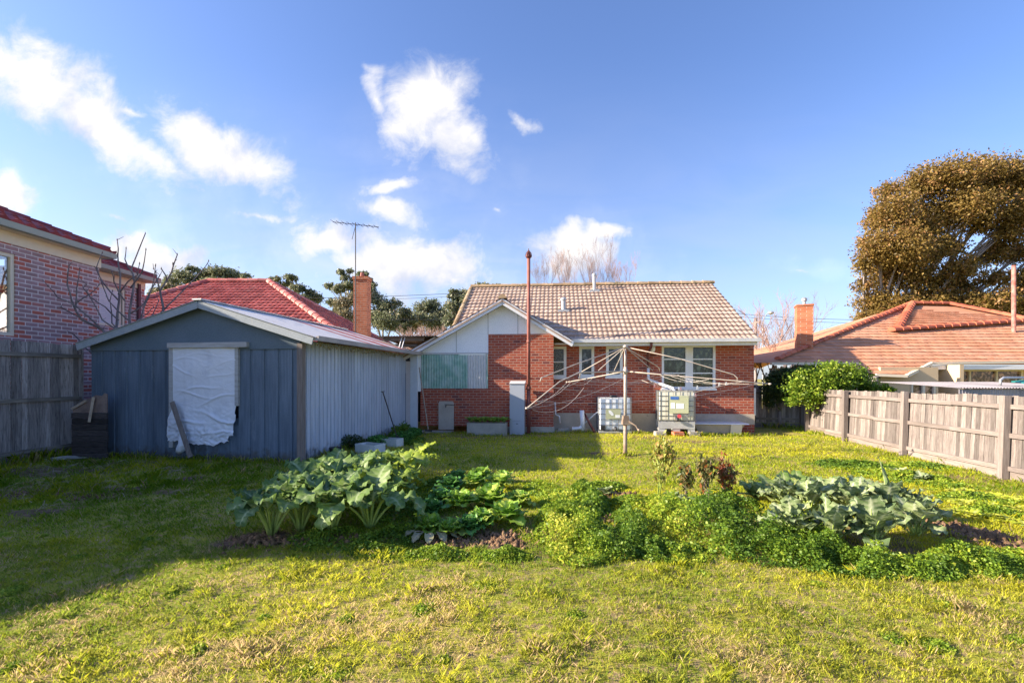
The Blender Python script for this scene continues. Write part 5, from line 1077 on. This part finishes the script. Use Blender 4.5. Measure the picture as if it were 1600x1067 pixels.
arms = [[at(905, 582, 10.5), at(875, 596, 9.9), at(823, 638, 9.2)], [at(1040, 586, 10.9), at(1150, 595, 10.5), at(1203, 600, 10.3)], [at(1010, 583, 11.8), at(1036, 585, 12.6), at(1060, 587, 13.2)], [at(947, 586, 11.7), at(915, 592, 12.2), at(886, 597, 12.6)]]
C0 = O+Vector((0, 0, zh)); TOP = O+Vector((0, 0, zt_)); ends = []
for a in arms: MB().tube([C0]+a, [.017, .015, .013, .012], 7).lathe(a[-1], [(.0, -.02), (.03, -.01), (.03, .02)], 8).build('arm', galv_cream, CL, True, **wd)
stays = [[at(900, 569, 10.0), at(852, 588, 9.4), at(846, 590, 9.3), at(844, 596, 9.25)], [at(1060, 560, 10.8), at(1146, 585, 10.5), at(1152, 590, 10.5), at(1152, 596, 10.5)], [at(1025, 571, 12.4), at(1030, 575, 12.6), at(1031, 580, 12.6)], [at(910, 580, 12.0), at(907, 583, 12.1), at(905, 592, 12.2)]]
for a in stays: MB().tube([TOP]+a, .011, 6).build('stay', galv_cream, CL, True, **wd)
for a in ([at(1020, 579, 11.6)], [at(958, 583, 11.6)], [at(935, 579, 10.9)]): MB().tube([TOP]+a, .01, 5).build('brace', galv_cream, CL, **wd)
MB()
rr = random.Random(6); m = MB()
for f in (.55, .75, .92):
    P = []
    for k, a in enumerate((arms[0], arms[3], arms[2], arms[1])):
        L_ = [C0]+a; s_ = f*3; i = min(2, int(s_)); P.append(L_[i].lerp(L_[i+1], s_-i))
    for a, b in list(zip(P, P[1:]+P[:1])):
        sg = .06+.14*rr.random(); m.tube([a.lerp(b, q/8)-Vector((0, 0, sg*4*(q/8)*(1-q/8)*(1+.0*q))) for q in range(9)], .0036, 4, cap=False)
for (p, q, sg) in ((at(823, 638, 9.2), at(886, 597, 12.6), .1), (at(823, 638, 9.2), at(977, 590, 11.0), .12), (at(832, 640, 9.3), at(912, 606, 11.5), .25)):
    m.tube([p.lerp(q, k/10)-Vector((0, 0, sg*4*(k/10)*(1-k/10))) for k in range(11)], .0036, 4, cap=False)
m.build('line_wire', weathered('pale_wire', (.5, .45, .4), (.6, .55, .5)), CL, **wd)
pg = MB(); a_ = at(1024, 596, 9.9); b_ = at(1085, 613, 9.7); m2 = MB()
wl = [(1013, 598), (1030, 603), (1047, 606), (1066, 610), (1085, 613)]; Wp = [at(x, y, 10.2) for x, y in wl]; m2.tube([at(1003, 594, 10.4)]+Wp+[at(1152, 597, 10.4)], .0055, 4).build('line_wire', galv_cream, CL, **wd)
pp_ = [at(x, y, 10.2) for x, y in [(1023, 601), (1048, 606), (1061, 606), (1064, 606), (1090, 604), (1084, 615), (1087, 616), (1135, 598), (1124, 599)]]
for i, p in enumerate(pp_): tag(MB().bar(p+Vector((-.007, 0, .02)), p+Vector((-.012, 0, -.055)), .008, .009).bar(p+Vector((.003, 0, .02)), p+Vector((.010, 0, -.055)), .008, .009).build('clothes_peg', white_paint if i % 3 else weathered('pink_peg%d' % i, (.6, .35, .35), (.55, .3, .3)), None), 'small plastic peg clipped to the sagging line of the clothes hoist', 'clothes peg', 'pegs on the clothes line')

# ================================================================== TANKS
cage_steel = flat('cage_steel', (.09, .095, .11), .5)
def tank(label, loc, rz, W, D, Hh, body, seed, zbase=.14, plate=None, lab=0):
    rt = root('water_tank', label, 'tank', loc, rz); z0 = zbase; z1 = Hh; g = .03
    bm = bmesh.new(); bmesh.ops.create_cube(bm, size=1.0, matrix=Matrix.Translation((0, D/2, (z0+z1)/2)) @ Matrix.Diagonal((W-.03, D-.03, z1-z0-.04, 1)))
    bmesh.ops.bevel(bm, geom=bm.edges[:], offset=.05, segments=4, affect='EDGES', profile=.5)
    m = MB(); bm.verts.ensure_lookup_table(); m.add([v.co.copy() for v in bm.verts], [tuple(v.index for v in f.verts) for f in bm.faces]); bm.free(); m.build('bottle', body, rt, True)
    m = MB(); nx = 5; nz = 6
    for k in range(nz+1):
        z = z0+.02+(z1-z0-.04)*k/nz; m.tube([(-W/2, 0, z), (W/2, 0, z), (W/2, D, z), (-W/2, D, z), (-W/2, 0, z)], .008, 5)
    for k in range(nx+1):
        x = -W/2+W*k/nx
        for y in (-.012, D+.012): m.tube([(x, y, z0), (x, y, z1)], .007, 5)
        y = D*k/nx
        for x_ in (-W/2-.012, W/2+.012): m.tube([(x_, y, z0), (x_, y, z1)], .007, 5)
    m.build('cage', cage_steel, rt)
    if plate:
        x0, x1, za, zb_ = plate; p = MB().box(x0, x1, -.032, -.026, za, zb_).build('label_plate', label_green, rt)
        if lab == 0: MB().add([(x0+.08, -.036, zb_-.04), (x0+.15, -.036, zb_-.05), (x0+.24, -.036, zb_-.15), (x0+.24, -.036, zb_-.21), (x0+.18, -.036, zb_-.21), (x0+.09, -.036, zb_-.12)], [(0, 1, 2, 3, 4, 5)]).box(x1-.16, x1-.02, -.038, -.033, za+.04, za+.13).build('sticker', label_white, p)
        else:
            MB().box(x0+.04, x0+.16, -.038, -.033, za+.14, za+.32).box(x0+.2, x0+.42, -.038, -.033, za+.14, za+.3).build('sticker', label_white, p); MB().box(x0+.03, x0+.27, -.04, -.033, zb_-.12, zb_-.03).build('blue_strip', label_blue, p)
    m = MB()
    if lab: 
        for x in (-W/2, -.1, W/2-.2): m.box(x, x+.2, .02, D, 0.02, .1)
        m.box(-W/2, W/2, 0, .1, .1, z0).box(-W/2, W/2, D-.1, D, .1, z0).box(-W/2, -W/2+.2, 0, .1, .02, .04); m.build('pallet', galv, rt)
    else: m.box(-W/2-.01, W/2+.01, -.01, D, 0.04, .09).box(-W/2, W/2, .05, D-.05, -.02, .038); m.build('pallet', galv, rt)
    MB().lathe((0, D/2, z1-.03), [(.12, 0), (.12, .06), (.1, .07)], 16).build('lid', black if lab == 0 else dark_metal, rt, True)
    v = MB().tube([(0.0, .03, z0+.1), (0.0, -.1, z0+.06)], .045, 10).tube([(-.04, -.1, z0+.06), (.04, -.1, z0+.06)], .05, 10).build('valve', dark_metal, rt, True)
    if lab: MB().tube([(.07, -.03, z0+.17), (.07, -.055, z0+.17)], .06, 12).build('valve_cap', red_cap, rt)
    else: MB().box(-W/2+.04, -W/2+.17, -.03, .0, .13, .27).build('dark_patch', black, rt)
    return rt
q = at(962, 672, 15.2)
tank('white plastic water tank in a square wire cage, standing left of the hoist post', (q.x, 15.25, 0), R(-4), 1.0, .95, 1.17, ibc_white, 1, .1, (-.3, .16, .48, .8), 0)
q = at(1054, 672, 14.95)
tank('yellowed plastic water tank in a rounded wire cage, fed by the sloping pipe', (q.x, 14.75, .12), R(-12), 1.06, .95, 1.28, ibc_cream, 2, .32, (-.22, .34, .58, 1.12), 1)
for i, (x, y, lab_) in enumerate([(-.5, 0, 'grey paver under the left front corner of the yellowed tank'), (.5, -.12, 'grey paver under the right front corner of the yellowed tank'), (0.02, -.1, 'single red brick standing under the front middle of the yellowed tank')]):
    px_, py_ = q.x+x, 14.8+y; o = MB().box(px_-.16, px_+.16, py_-.12, py_+.16, -.02, .135, .5, top=(px_-.15, px_+.15, py_-.11, py_+.15)).build('paver' if i < 2 else 'brick', concrete if i < 2 else brick_orange, None); tag(o, lab_, 'paver' if i < 2 else 'brick')
# upturned bath
q = at(1124, 672, 15.1); bt = root('bathtub', 'cream bathtub resting by the plinth right of the yellowed tank', 'bathtub', (q.x, 15.0, 0), R(-6))
m = MB(); prof = [((-.62, .6), .04), ((-.78, .82), .44)]
bw = .72
m.box(-.62, .55, .08, .6, .0, .33, top=(-.8, .72, .0, bw)); m.build('tub', render_cream, bt)
MB().box(-.92, .84, -.06, bw+.05, .335, .365, top=(-.9, .82, -.04, bw+.03)).build('rim', pvc, bt)
MB().add([(.3, -.04, .33), (.62, -.07, .33), (.6, -.05, .02), (.28, -.03, .02), (.3, -.02, .33), (.62, -.05, .33), (.6, -.03, .02), (.28, -.01, .02)], [(0, 1, 2, 3), (7, 6, 5, 4), (0, 4, 5, 1), (1, 5, 6, 2), (2, 6, 7, 3), (3, 7, 4, 0)]).build('panel', cream_paint, bt)
# grey cabinet
q = at(808, 673, 15.05); cb = root('metal_cabinet', 'tall narrow grey metal cabinet against the brick gable beside the vent stack', 'cabinet', (q.x, 15.25, 0), R(-8)); hc = at(808, 600, 15.2).z
MB().box(-.235, .235, 0, .28, -.02, hc).build('body', grey_box, cb); MB().box(-.25, .25, -.02, .3, hc+.002, hc+.012, top=(-.25, .25, .0, .3)).add([(-.25, -.02, hc+.014), (.25, -.02, hc+.014), (.25, .3, hc+.1), (-.25, .3, hc+.1), (-.25, .3, hc+.012), (.25, .3, hc+.012)], [(0, 1, 2, 3), (1, 5, 2), (0, 3, 4), (3, 2, 5, 4)]).build('lid', flat('light_grey_lid', (.5, .52, .55), .45), cb)
MB().box(-.16, .13, -.012, -.001, .06, .44).build('door', grey_box, cb); MB().box(-.14, .11, -.016, -.013, .42, .425).box(-.03, .03, -.018, -.013, .32, .34).build('latch', dark_metal, cb)
# trough with small greens
q = at(760, 674, 14.95); tr = root('planter_trough', 'long concrete planter trough against the brick gable wall', 'planter', (q.x, 15.0, 0), R(-5))
W_ = .62; m = MB(); m.box(-W_, W_, 0, .06, -.02, .37).box(-W_, W_, .34, .4, -.02, .37).box(-W_, -W_+.06, .06, .34, -.02, .37).box(W_-.06, W_, .06, .34, -.02, .37); m.build('trough', concrete, tr); MB().box(-W_+.06, W_-.06, .06, .34, 0, .31).build('soil', soil_mat, tr)
wv = ROOTS[tr.name]
for i in range(8):
    b = wv @ Vector((-.52+i*.148, .16+.05*math.sin(i*2), .34)); p = Plant(); rt2 = root('trough_lettuce', 'small green lettuce in the trough, ' + ['at its left end', 'second from the left', 'third from the left', 'fourth from the left', 'fourth from the right', 'third from the right', 'second from the right', 'at its right end'][i], 'lettuce', tuple(b), 0, 'lettuces in the trough')
    for k in range(11): p.leaf(b+Vector((random.uniform(-.02, .02),)*2+(0,)), k*2.4+i, .05, .24, .07, R(random.uniform(60, 88)), R(random.uniform(-10, 30)), .008, .004, 6, 5, i*20+k, sr=0)
    p.build(rt2, lf_lett, stalk_y)
# cover plate with tap
a = hp(685, 667, -.08); b = hp(709, 627, -.08); pl_ = root('cover_plate', 'beige board with small tap leaning on the brick wall under the green panel', 'board', tuple(ROOTS[H.name] @ Vector(((a.x+b.x)/2, -.06, 0))), R(-5)); w2 = (b.x-a.x)/2
MB().prism([(-w2, .08), (w2, .08), (w2, b.z-.05), (w2-.04, b.z), (-w2+.04, b.z), (-w2, b.z-.05)], -.01, .01).build('board', weathered('beige_board', (.42, .35, .29), (.48, .41, .34), 2, .8, .1), pl_)
MB().tube([(0, .0, b.z-.13), (0, -.06, b.z-.13), (0, -.08, b.z-.2)], .014, 6).tube([(-.04, -.06, b.z-.1), (.3, -.06, b.z-.12)], .01, 6).build('tap', dark_metal, pl_)
# slabs
for (px, py, w, d_, lab_, rz_) in ((682, 674, 1.15, .45, 'concrete slab with dark rubble at the foot of the brick gable', -5), (878, 675, .34, .3, 'pale concrete step slab right of the brick gable corner', -8)):
    x, y = gxy(px, py); o = MB().box(-w/2, w/2, -d_/2, d_/2, -.03, .05).build('concrete_slab', concrete, None); o.location = (x, y-.3*(w > 1), 0); o.rotation_euler = (0, 0, R(rz_)); tag(o, lab_, 'slab')
x, y = gxy(876, 671); o = MB().box(-.17, .17, -.12, .12, -.03, .1).build('concrete_slab', concrete, None); o.location = (x-.0, 15.8, .02); tag(o, 'small raised concrete block behind the pale step slab', 'slab')
# tools
a = at(655, 574, 15.5); b = at(669, 671, 14.9); bh = root('broom', 'long handled broom leaning in the corner beside the green panel', 'broom', (b.x, b.y, 0)); MB().tube([a, b], .018, 7).build('handle', wood_pale, bh, world=True); MB().bar(b+Vector((-.1, 0, -.02)), b+Vector((.12, 0, -.04)), .06, .05).build('head', wood_black, bh, world=True)
a = at(598, 612, 13.2); b = at(621, 685, 13.0); c = at(629, 697, 12.9); sv = root('spade', 'long dark handled spade leaning on the pale blue shed side', 'spade', (c.x, c.y, 0)); MB().tube([a, b], .016, 7).bar(a+Vector((-.05, 0, 0)), a+Vector((.05, 0, .01)), .02, .02).build('handle', wood_black, sv, world=True)
MB().bar(b+Vector((-.02, -.02, .03)), c, .015, .15, up=(.8, -.3, .3), h2=.1).build('blade', dark_metal, sv, world=True)

# ================================================================== GARDEN PLANTS
def place(px, py): x, y = gxy(px, py); return Vector((x, y, g1(x, y)))
# large grey-green leafy plants beside the shed
CH_ = [(425, 842, .9, 'front left, leaf reaching furthest left'), (470, 835, .95, 'second along the front edge'), (520, 838, 1.0, 'front middle, two forked yellow stalks'), (578, 832, 1.0, 'front right, one upright stalk'), (490, 805, 1.0, 'behind the forked yellow stalks'), (545, 800, 1.05, 'middle of the clump'),
       (595, 795, .95, 'middle right with drooping sunlit leaves'), (520, 772, .95, 'nearest the shed corner post'), (575, 765, 1.0, 'rear, before the white foam boxes'), (620, 762, 1.0, 'rear, over the dark path'), (645, 745, .9, 'furthest right, lit yellow, near the spade')]
for i, (px, py, s, lab_) in enumerate(CH_):
    b = place(px, py); s *= 1.1; rt2 = root('silverbeet', 'large leafy vegetable by the shed, '+lab_, 'vegetable plant', tuple(b), 0, 'large leafy vegetables beside the shed'); p = Plant(); r = random.Random(100+i)
    for k in range(13):
        az = k*2.4+i*1.3+r.uniform(-.3, .3); f = k/12
        p.leaf(b+Vector((math.cos(az)*.03, math.sin(az)*.03, 0)), az, s*r.uniform(.3, .48)*(1-.25*f), s*r.uniform(.34, .44), s*r.uniform(.10, .14), R(62+22*f+r.uniform(-8, 6)), R(-62+55*f+r.uniform(-20, 25)), .03, .016, 15, 11, i*30+k, .3, r.uniform(-.3, .3), sr=.013)
    p.build(rt2, lf_chard if i not in (6, 9, 10) else lf_chardsun, stalk_y)
# lettuce heads
LT = [(672, 838, .8, 0, 'front left, with a dead twig before it'), (705, 842, .75, 0, 'front, left of the dark soil'), (752, 832, .8, 0, 'front middle, above the dark soil'), (790, 825, 1.0, 0, 'front right, biggest pale head'), (720, 806, .95, 0, 'second row, left of the big head'), (765, 800, 1.15, 1, 'pale cup shaped head in the middle'), (810, 800, .8, 0, 'far right edge of the bed'),
      (690, 800, .8, 2, 'dark green, left edge of the bed'), (675, 815, .75, 2, 'darkest, front left edge'), (705, 775, .9, 2, 'dark green, back left'), (740, 772, .95, 0, 'behind the pale cup shaped head'), (780, 770, .9, 0, 'back right'), (715, 757, .8, 2, 'back row left'), (750, 752, .95, 0, 'back row centre, bolting upright'), (785, 755, .8, 0, 'back row right'), (735, 838, .7, 2, 'dark, between two front heads')]
for i, (px, py, s, kd, lab_) in enumerate(LT):
    b = place(px, py); rt2 = root('lettuce', 'lettuce in the sunlit centre bed, '+lab_, 'lettuce', tuple(b), 0, 'lettuces in the centre bed'); p = Plant(); r = random.Random(300+i)
    for k in range(20):
        f = k/19; az = k*2.4+i
        p.leaf(b+Vector((0, 0, .01+.03*f)), az, .03, s*r.uniform(.23, .3)*(1-.3*f), s*r.uniform(.085, .115), R(34+50*f), R(-5+70*f+r.uniform(-20, 10)), .018, .005, 9, 9, i*50+k, .35, sr=0)
    p.build(rt2, (lf_lett, lf_lett, lf_lettd)[kd], stalk_y)
# cauliflower-like plants, blue green, right bed
CF = [(1240, 850, 1.0, 'front left, leaf fallen onto the weeds'), (1300, 858, 1.1, 'front, left of the largest pale leaf'), (1362, 862, 1.15, 'front centre, with a pale leaf hanging down'), (1430, 850, 1.05, 'front right, arching leaf beside the dug soil'), (1265, 815, 1.05, 'second row left, beside a yellow leaf'), (1325, 818, 1.1, 'second row centre'), (1385, 818, 1.15, 'second row right, with one tall upright leaf'), (1425, 822, .95, 'second row far right'),
      (1295, 792, 1.0, 'back row centre left'), (1345, 795, .95, 'back row centre right'), (1225, 805, .9, 'left edge above the green weeds')]
for i, (px, py, s, lab_) in enumerate(CF):
    b = place(px, py); s *= .88; rt2 = root('cauliflower_plant', 'blue green cauliflower plant, '+lab_, 'vegetable plant', tuple(b), 0, 'cauliflower plants in the right bed'); p = Plant(); r = random.Random(500+i)
    for k in range(15):
        f = k/14; az = k*2.4+i*.9
        p.leaf(b+Vector((math.cos(az)*.03, math.sin(az)*.03, .02+.06*f)), az, s*r.uniform(.06, .14), s*r.uniform(.24, .34), s*r.uniform(.085, .12), R(56+32*f+r.uniform(-8, 8)), R(-10+80*f+r.uniform(-50, 25)), .02, .007, 13, 9, i*40+k, .28, r.uniform(-.4, .4), sr=.009, shape=1.25, tint=r.random()*.93+(.07 if r.random() < .1 else 0))
    if i == 6: p.leaf(b+Vector((0, -.02, .08)), 2.2, .1, .52, .07, R(88), R(75), .008, .004, 13, 9, 999, .5, .3, sr=.01)
    p.build(rt2, lf_caul, stalk_y)
YL = [(1190, 792, 1.2, 'leftmost'), (1218, 782, 1.4, 'yellow, second from the left'), (1252, 776, 1.4, 'frilly, centre'), (1285, 776, 1.3, 'rightmost, nearest the cauliflower')]
for i, (px, py, s, lab_) in enumerate(YL):
    b = place(px, py); rt2 = root('lettuce', 'frilly yellow green lettuce behind the cauliflower bed, '+lab_, 'lettuce', tuple(b), 0, 'frilly lettuces behind the cauliflowers'); p = Plant(); r = random.Random(700+i)
    for k in range(22): p.leaf(b+Vector((r.uniform(-.08, .08), r.uniform(-.08, .08), 0)), k*2.4, .05, s*r.uniform(.2, .28), s*.08, R(r.uniform(45, 85)), R(r.uniform(-30, 40)), .02, .006, 9, 9, i*60+k, .3, sr=0)
    p.build(rt2, leafmat('frilly_leaf%d' % i, (.14, .24, .05), (.36, .42, .12), (.5, .42, .1), .4, vein=(.45, .5, .25), k3=.8), stalk_y)
RL = []; r = random.Random(9)
for i in range(26):
    rowi = i % 3; px = 1492+ (i//3)*15+r.uniform(-5, 5); py = 772+rowi*17+(px-1492)*.13+r.uniform(-3, 3); RL.append((px, py, r.uniform(.5, .75)))
rows_ = ('back', 'middle', 'front')
for i, (px, py, s) in enumerate(RL):
    b = place(px, py); rt2 = root('yellow_lettuce', 'low yellow lettuce in the %s row of the bed by the right fence' % rows_[i % 3], 'lettuce', tuple(b), 0, 'yellow lettuces in the %s row by the right fence' % rows_[i % 3]); p = Plant(); r2 = random.Random(900+i)
    for k in range(10): p.leaf(b, k*2.4+i, .03, s*r2.uniform(.14, .2), s*.075, R(r2.uniform(20, 65)), R(r2.uniform(-25, 20)), .01, .004, 6, 5, i*30+k, .3, sr=0)
    p.build(rt2, lf_yel, stalk_y)
def chilli(px, py, hpx, label, ml, n, seed, wpx=18, spread=.5):
    b = place(px, py); s = F/b.y; hh = hpx/s; ww = wpx/s; r = random.Random(seed); rt2 = root('chilli_bush', label, 'chilli plant', tuple(b), 0, 'chilli plants in the middle bed'); m = MB(); tips = []
    for k in range(4): branch(m, b+Vector((r.uniform(-.02, .02), r.uniform(-.02, .02), 0)), Vector((r.uniform(-.3, .3)*spread, r.uniform(-.3, .3), 1)).normalized(), hh*.5, .008, 2, .5, 3, .4, 4, .7, 3, r, .75, tips)
    m.build('stems', stalk_y if seed == 1 else wood_pale, rt2, world=True)
    C = []; 
    for k in range(n):
        t = r.choice(tips); C.append((t.x+r.gauss(0, .03), t.y+r.gauss(0, .04), min(t.z, b.z+hh)+r.gauss(0, .04)))
    C = np.array(C); V, Fq = quads(C, .075, .38, 0, 1.2); npmesh('leaves', V-np.array(b), Fq, np.repeat(rng.random(len(C)), 4), ml, rt2)
chilli(1030, 782, 98, 'tall thin yellow chilli plant in the middle bed', lf_chily, 480, 1, 16, .35)
chilli(1072, 788, 52, 'short brown wilted chilli plant between the two taller ones', lf_chil, 300, 2, 22)
chilli(1104, 796, 72, 'dark drooping chilli plant left of the reddest one', lf_chil, 420, 3, 22)
chilli(1130, 790, 66, 'reddish wilted chilli plant furthest right', leafmat('red_chilli_leaf', (.16, .13, .04), (.34, .14, .05), (.45, .1, .03), .3, k3=.6), 300, 4, 20)
# small dark green cabbages near the chilli plants
for i, (px, py, s, lab_) in enumerate([(1050, 790, .8, 'left of the wilted chilli plants'), (1075, 800, .7, 'below the wilted chilli plants'), (945, 775, .7, 'on the dug soil left of the thin yellow chilli'), (1405, 745, .9, 'near the right fence among weeds'), (1440, 752, .8, 'right of the other one near the fence')]):
    b = place(px, py); rt2 = root('cabbage', 'small blue green cabbage plant '+lab_, 'cabbage', tuple(b)); p = Plant(); r = random.Random(1100+i)
    for k in range(14): p.leaf(b, k*2.4, .04, s*r.uniform(.14, .2), s*.08, R(25+k*4), R(r.uniform(-20, 40)), .01, .005, 8, 7, i*33+k, .3, sr=0)
    p.build(rt2, lf_caul, stalk_y)
# dead stalk with wilted leaves before the centre bed
b = place(668, 842); rt2 = root('wilted_cabbage', 'pulled wilted plant lying in front of the lettuce bed', 'vegetable plant', tuple(b)); p = Plant()
for k in range(7): p.leaf(b+Vector((.02*k, 0, .05)), -2.6+k*.55, .14, .16, .05, R(18), R(-45), .01, .004, 9, 7, 1300+k, .2, sr=.006)
p.build(rt2, leafmat('wilted_leaf', (.25, .25, .16), (.4, .38, .2), None, .3, vein=(.5, .42, .3)), wood_pale)
# soil clods
def clods(px, py, rpx, rpy, n, seed):
    cx, cy = gxy(px, py); s = F/cy; r = np.random.default_rng(seed); VV = []; FF = []; c = 0; base = np.array([(1, 0, 0), (-1, 0, 0), (0, 1, 0), (0, -1, 0), (0, 0, 1), (0, 0, -1)], float); fc = np.array([(0, 2, 4), (2, 1, 4), (1, 3, 4), (3, 0, 4), (2, 0, 5), (1, 2, 5), (3, 1, 5), (0, 3, 5)])
    x = cx+r.normal(0, .5, n)*rpx/s; y = cy+r.normal(0, .5, n)*rpy/s*F/(py-HZ); z = gz(x, y); sz = r.uniform(.008, .03, n)*r.choice([1, 1, 1.7], n)
    V = np.stack([x, y, z], 1)[:, None]+base[None]*(sz[:, None]*r.uniform(.6, 1.3, (n, 6)))[..., None]; return V.reshape(-1, 3), (fc[None]+np.arange(n)[:, None, None]*6).reshape(-1, 3)
VV = []; FF = []; c = 0
for i, a in enumerate([(395, 848, 50, 10, 160), (470, 852, 60, 8, 120), (560, 848, 60, 8, 100), (785, 848, 45, 12, 260), (700, 852, 50, 8, 160), (930, 772, 36, 6, 120), (975, 776, 20, 5, 60), (1480, 838, 40, 10, 200), (1535, 850, 55, 10, 200), (1590, 864, 30, 8, 90), (945, 818, 30, 6, 50), (60, 770, 70, 10, 120), (150, 775, 60, 8, 80), (860, 838, 25, 8, 40)]):
    V, Fq = clods(*a, 40+i); VV.append(V); FF.append(Fq+c); c += len(V)
V = np.concatenate(VV); tag(npmesh('soil_clods', V, np.concatenate(FF), rng.random(len(V)), soil_mat), 'dark crumbly soil clods scattered over the dug beds', kind='stuff')
# foam boxes and pots by the shed side
def foambox(px, py, w, d_, h, rz_, label, mt=white_paint):
    x, y = gxy(px, py); rt2 = root('foam_box', label, 'box', (x, y, 0), R(rz_)); m = MB(); t = .03
    m.box(-w/2, w/2, 0, t, -.01, h, top=(-w/2-.01, w/2+.01, -.01, t)).box(-w/2, w/2, d_-t, d_, -.01, h).box(-w/2, -w/2+t, t, d_-t, -.01, h).box(w/2-t, w/2, t, d_-t, -.01, h); m.build('box', mt, rt2); MB().box(-w/2+t, w/2-t, t, d_-t, 0, h-.05).build('soil', soil_mat, rt2); return rt2
foam = weathered('dirty_white_foam', (.6, .62, .6), (.5, .52, .5), 3, .8, .1)
foambox(570, 709, .6, .36, .22, -28, 'white foam box of herbs by the shed, left one', foam)
foambox(606, 698, .5, .34, .2, -20, 'white foam box beside the spade, right one', foam)
x, y = gxy(524, 716); pt = root('plant_pot', 'small black and white pot tipped beside the shed side', 'pot', (x, y, 0)); MB().lathe((0, 0, 0), [(.09, 0), (.13, .22), (.14, .24), (.12, .23)], 14).build('pot', black, pt, True); MB().box(-.0, .2, -.2, -.14, .0, .16, top=(.02, .2, -.17, -.12)).build('tag_card', white_paint, pt)
for i, (px, py, w, lab_, hz_) in enumerate([(545, 702, 30, 'dark green herb clump against the shed side behind the foam boxes', .38), (590, 697, 18, 'dark herb clump growing out of the foam boxes', .3), (630, 690, 18, 'dark weed clump between spade and brick wall', .3), (648, 683, 12, 'small dark weed clump at the foot of the white boards', .3)]):
    x, y = gxy(px, py); s = F/y; rt2 = root('herb_clump', lab_, 'plant', (x, y, 0)); n = 900
    d = rng.normal(size=(n, 3)); d /= np.linalg.norm(d, axis=1)[:, None]; C = d*(rng.random(n)**.4)[:, None]*np.array([w/s, .25, hz_*.5])+np.array([0, 0, hz_*.5]); V, Fq = quads(C, .06, .6, .3); npmesh('leaves', V, Fq, np.repeat(rng.random(n), 4), lf_lettd if i else lf_dark, rt2)
# dead sticks lying around the left corner
m = MB(); r = random.Random(12)
for k in range(240):
    px = r.uniform(0, 300); py = r.choice([r.uniform(722, 745), r.uniform(730, 800)])
    if px/300+(py-722)/60 > 1.5 and r.random() < .75: continue
    x, y = gxy(px, py); z = g1(x, y)+.015; a = r.uniform(0, PI); l = r.uniform(.05, .35); m.tube([(x, y, z), (x+math.cos(a)*l*.5, y+math.sin(a)*l*.5, z+r.uniform(0, .08)), (x+math.cos(a+.3)*l, y+math.sin(a+.3)*l, z+r.uniform(-.01, .05))], [.004, .003, .002], 3)
tag(m.build('dead_stalks', wood_pale, None), 'dry stalks and twigs strewn beside the left fence', kind='stuff')
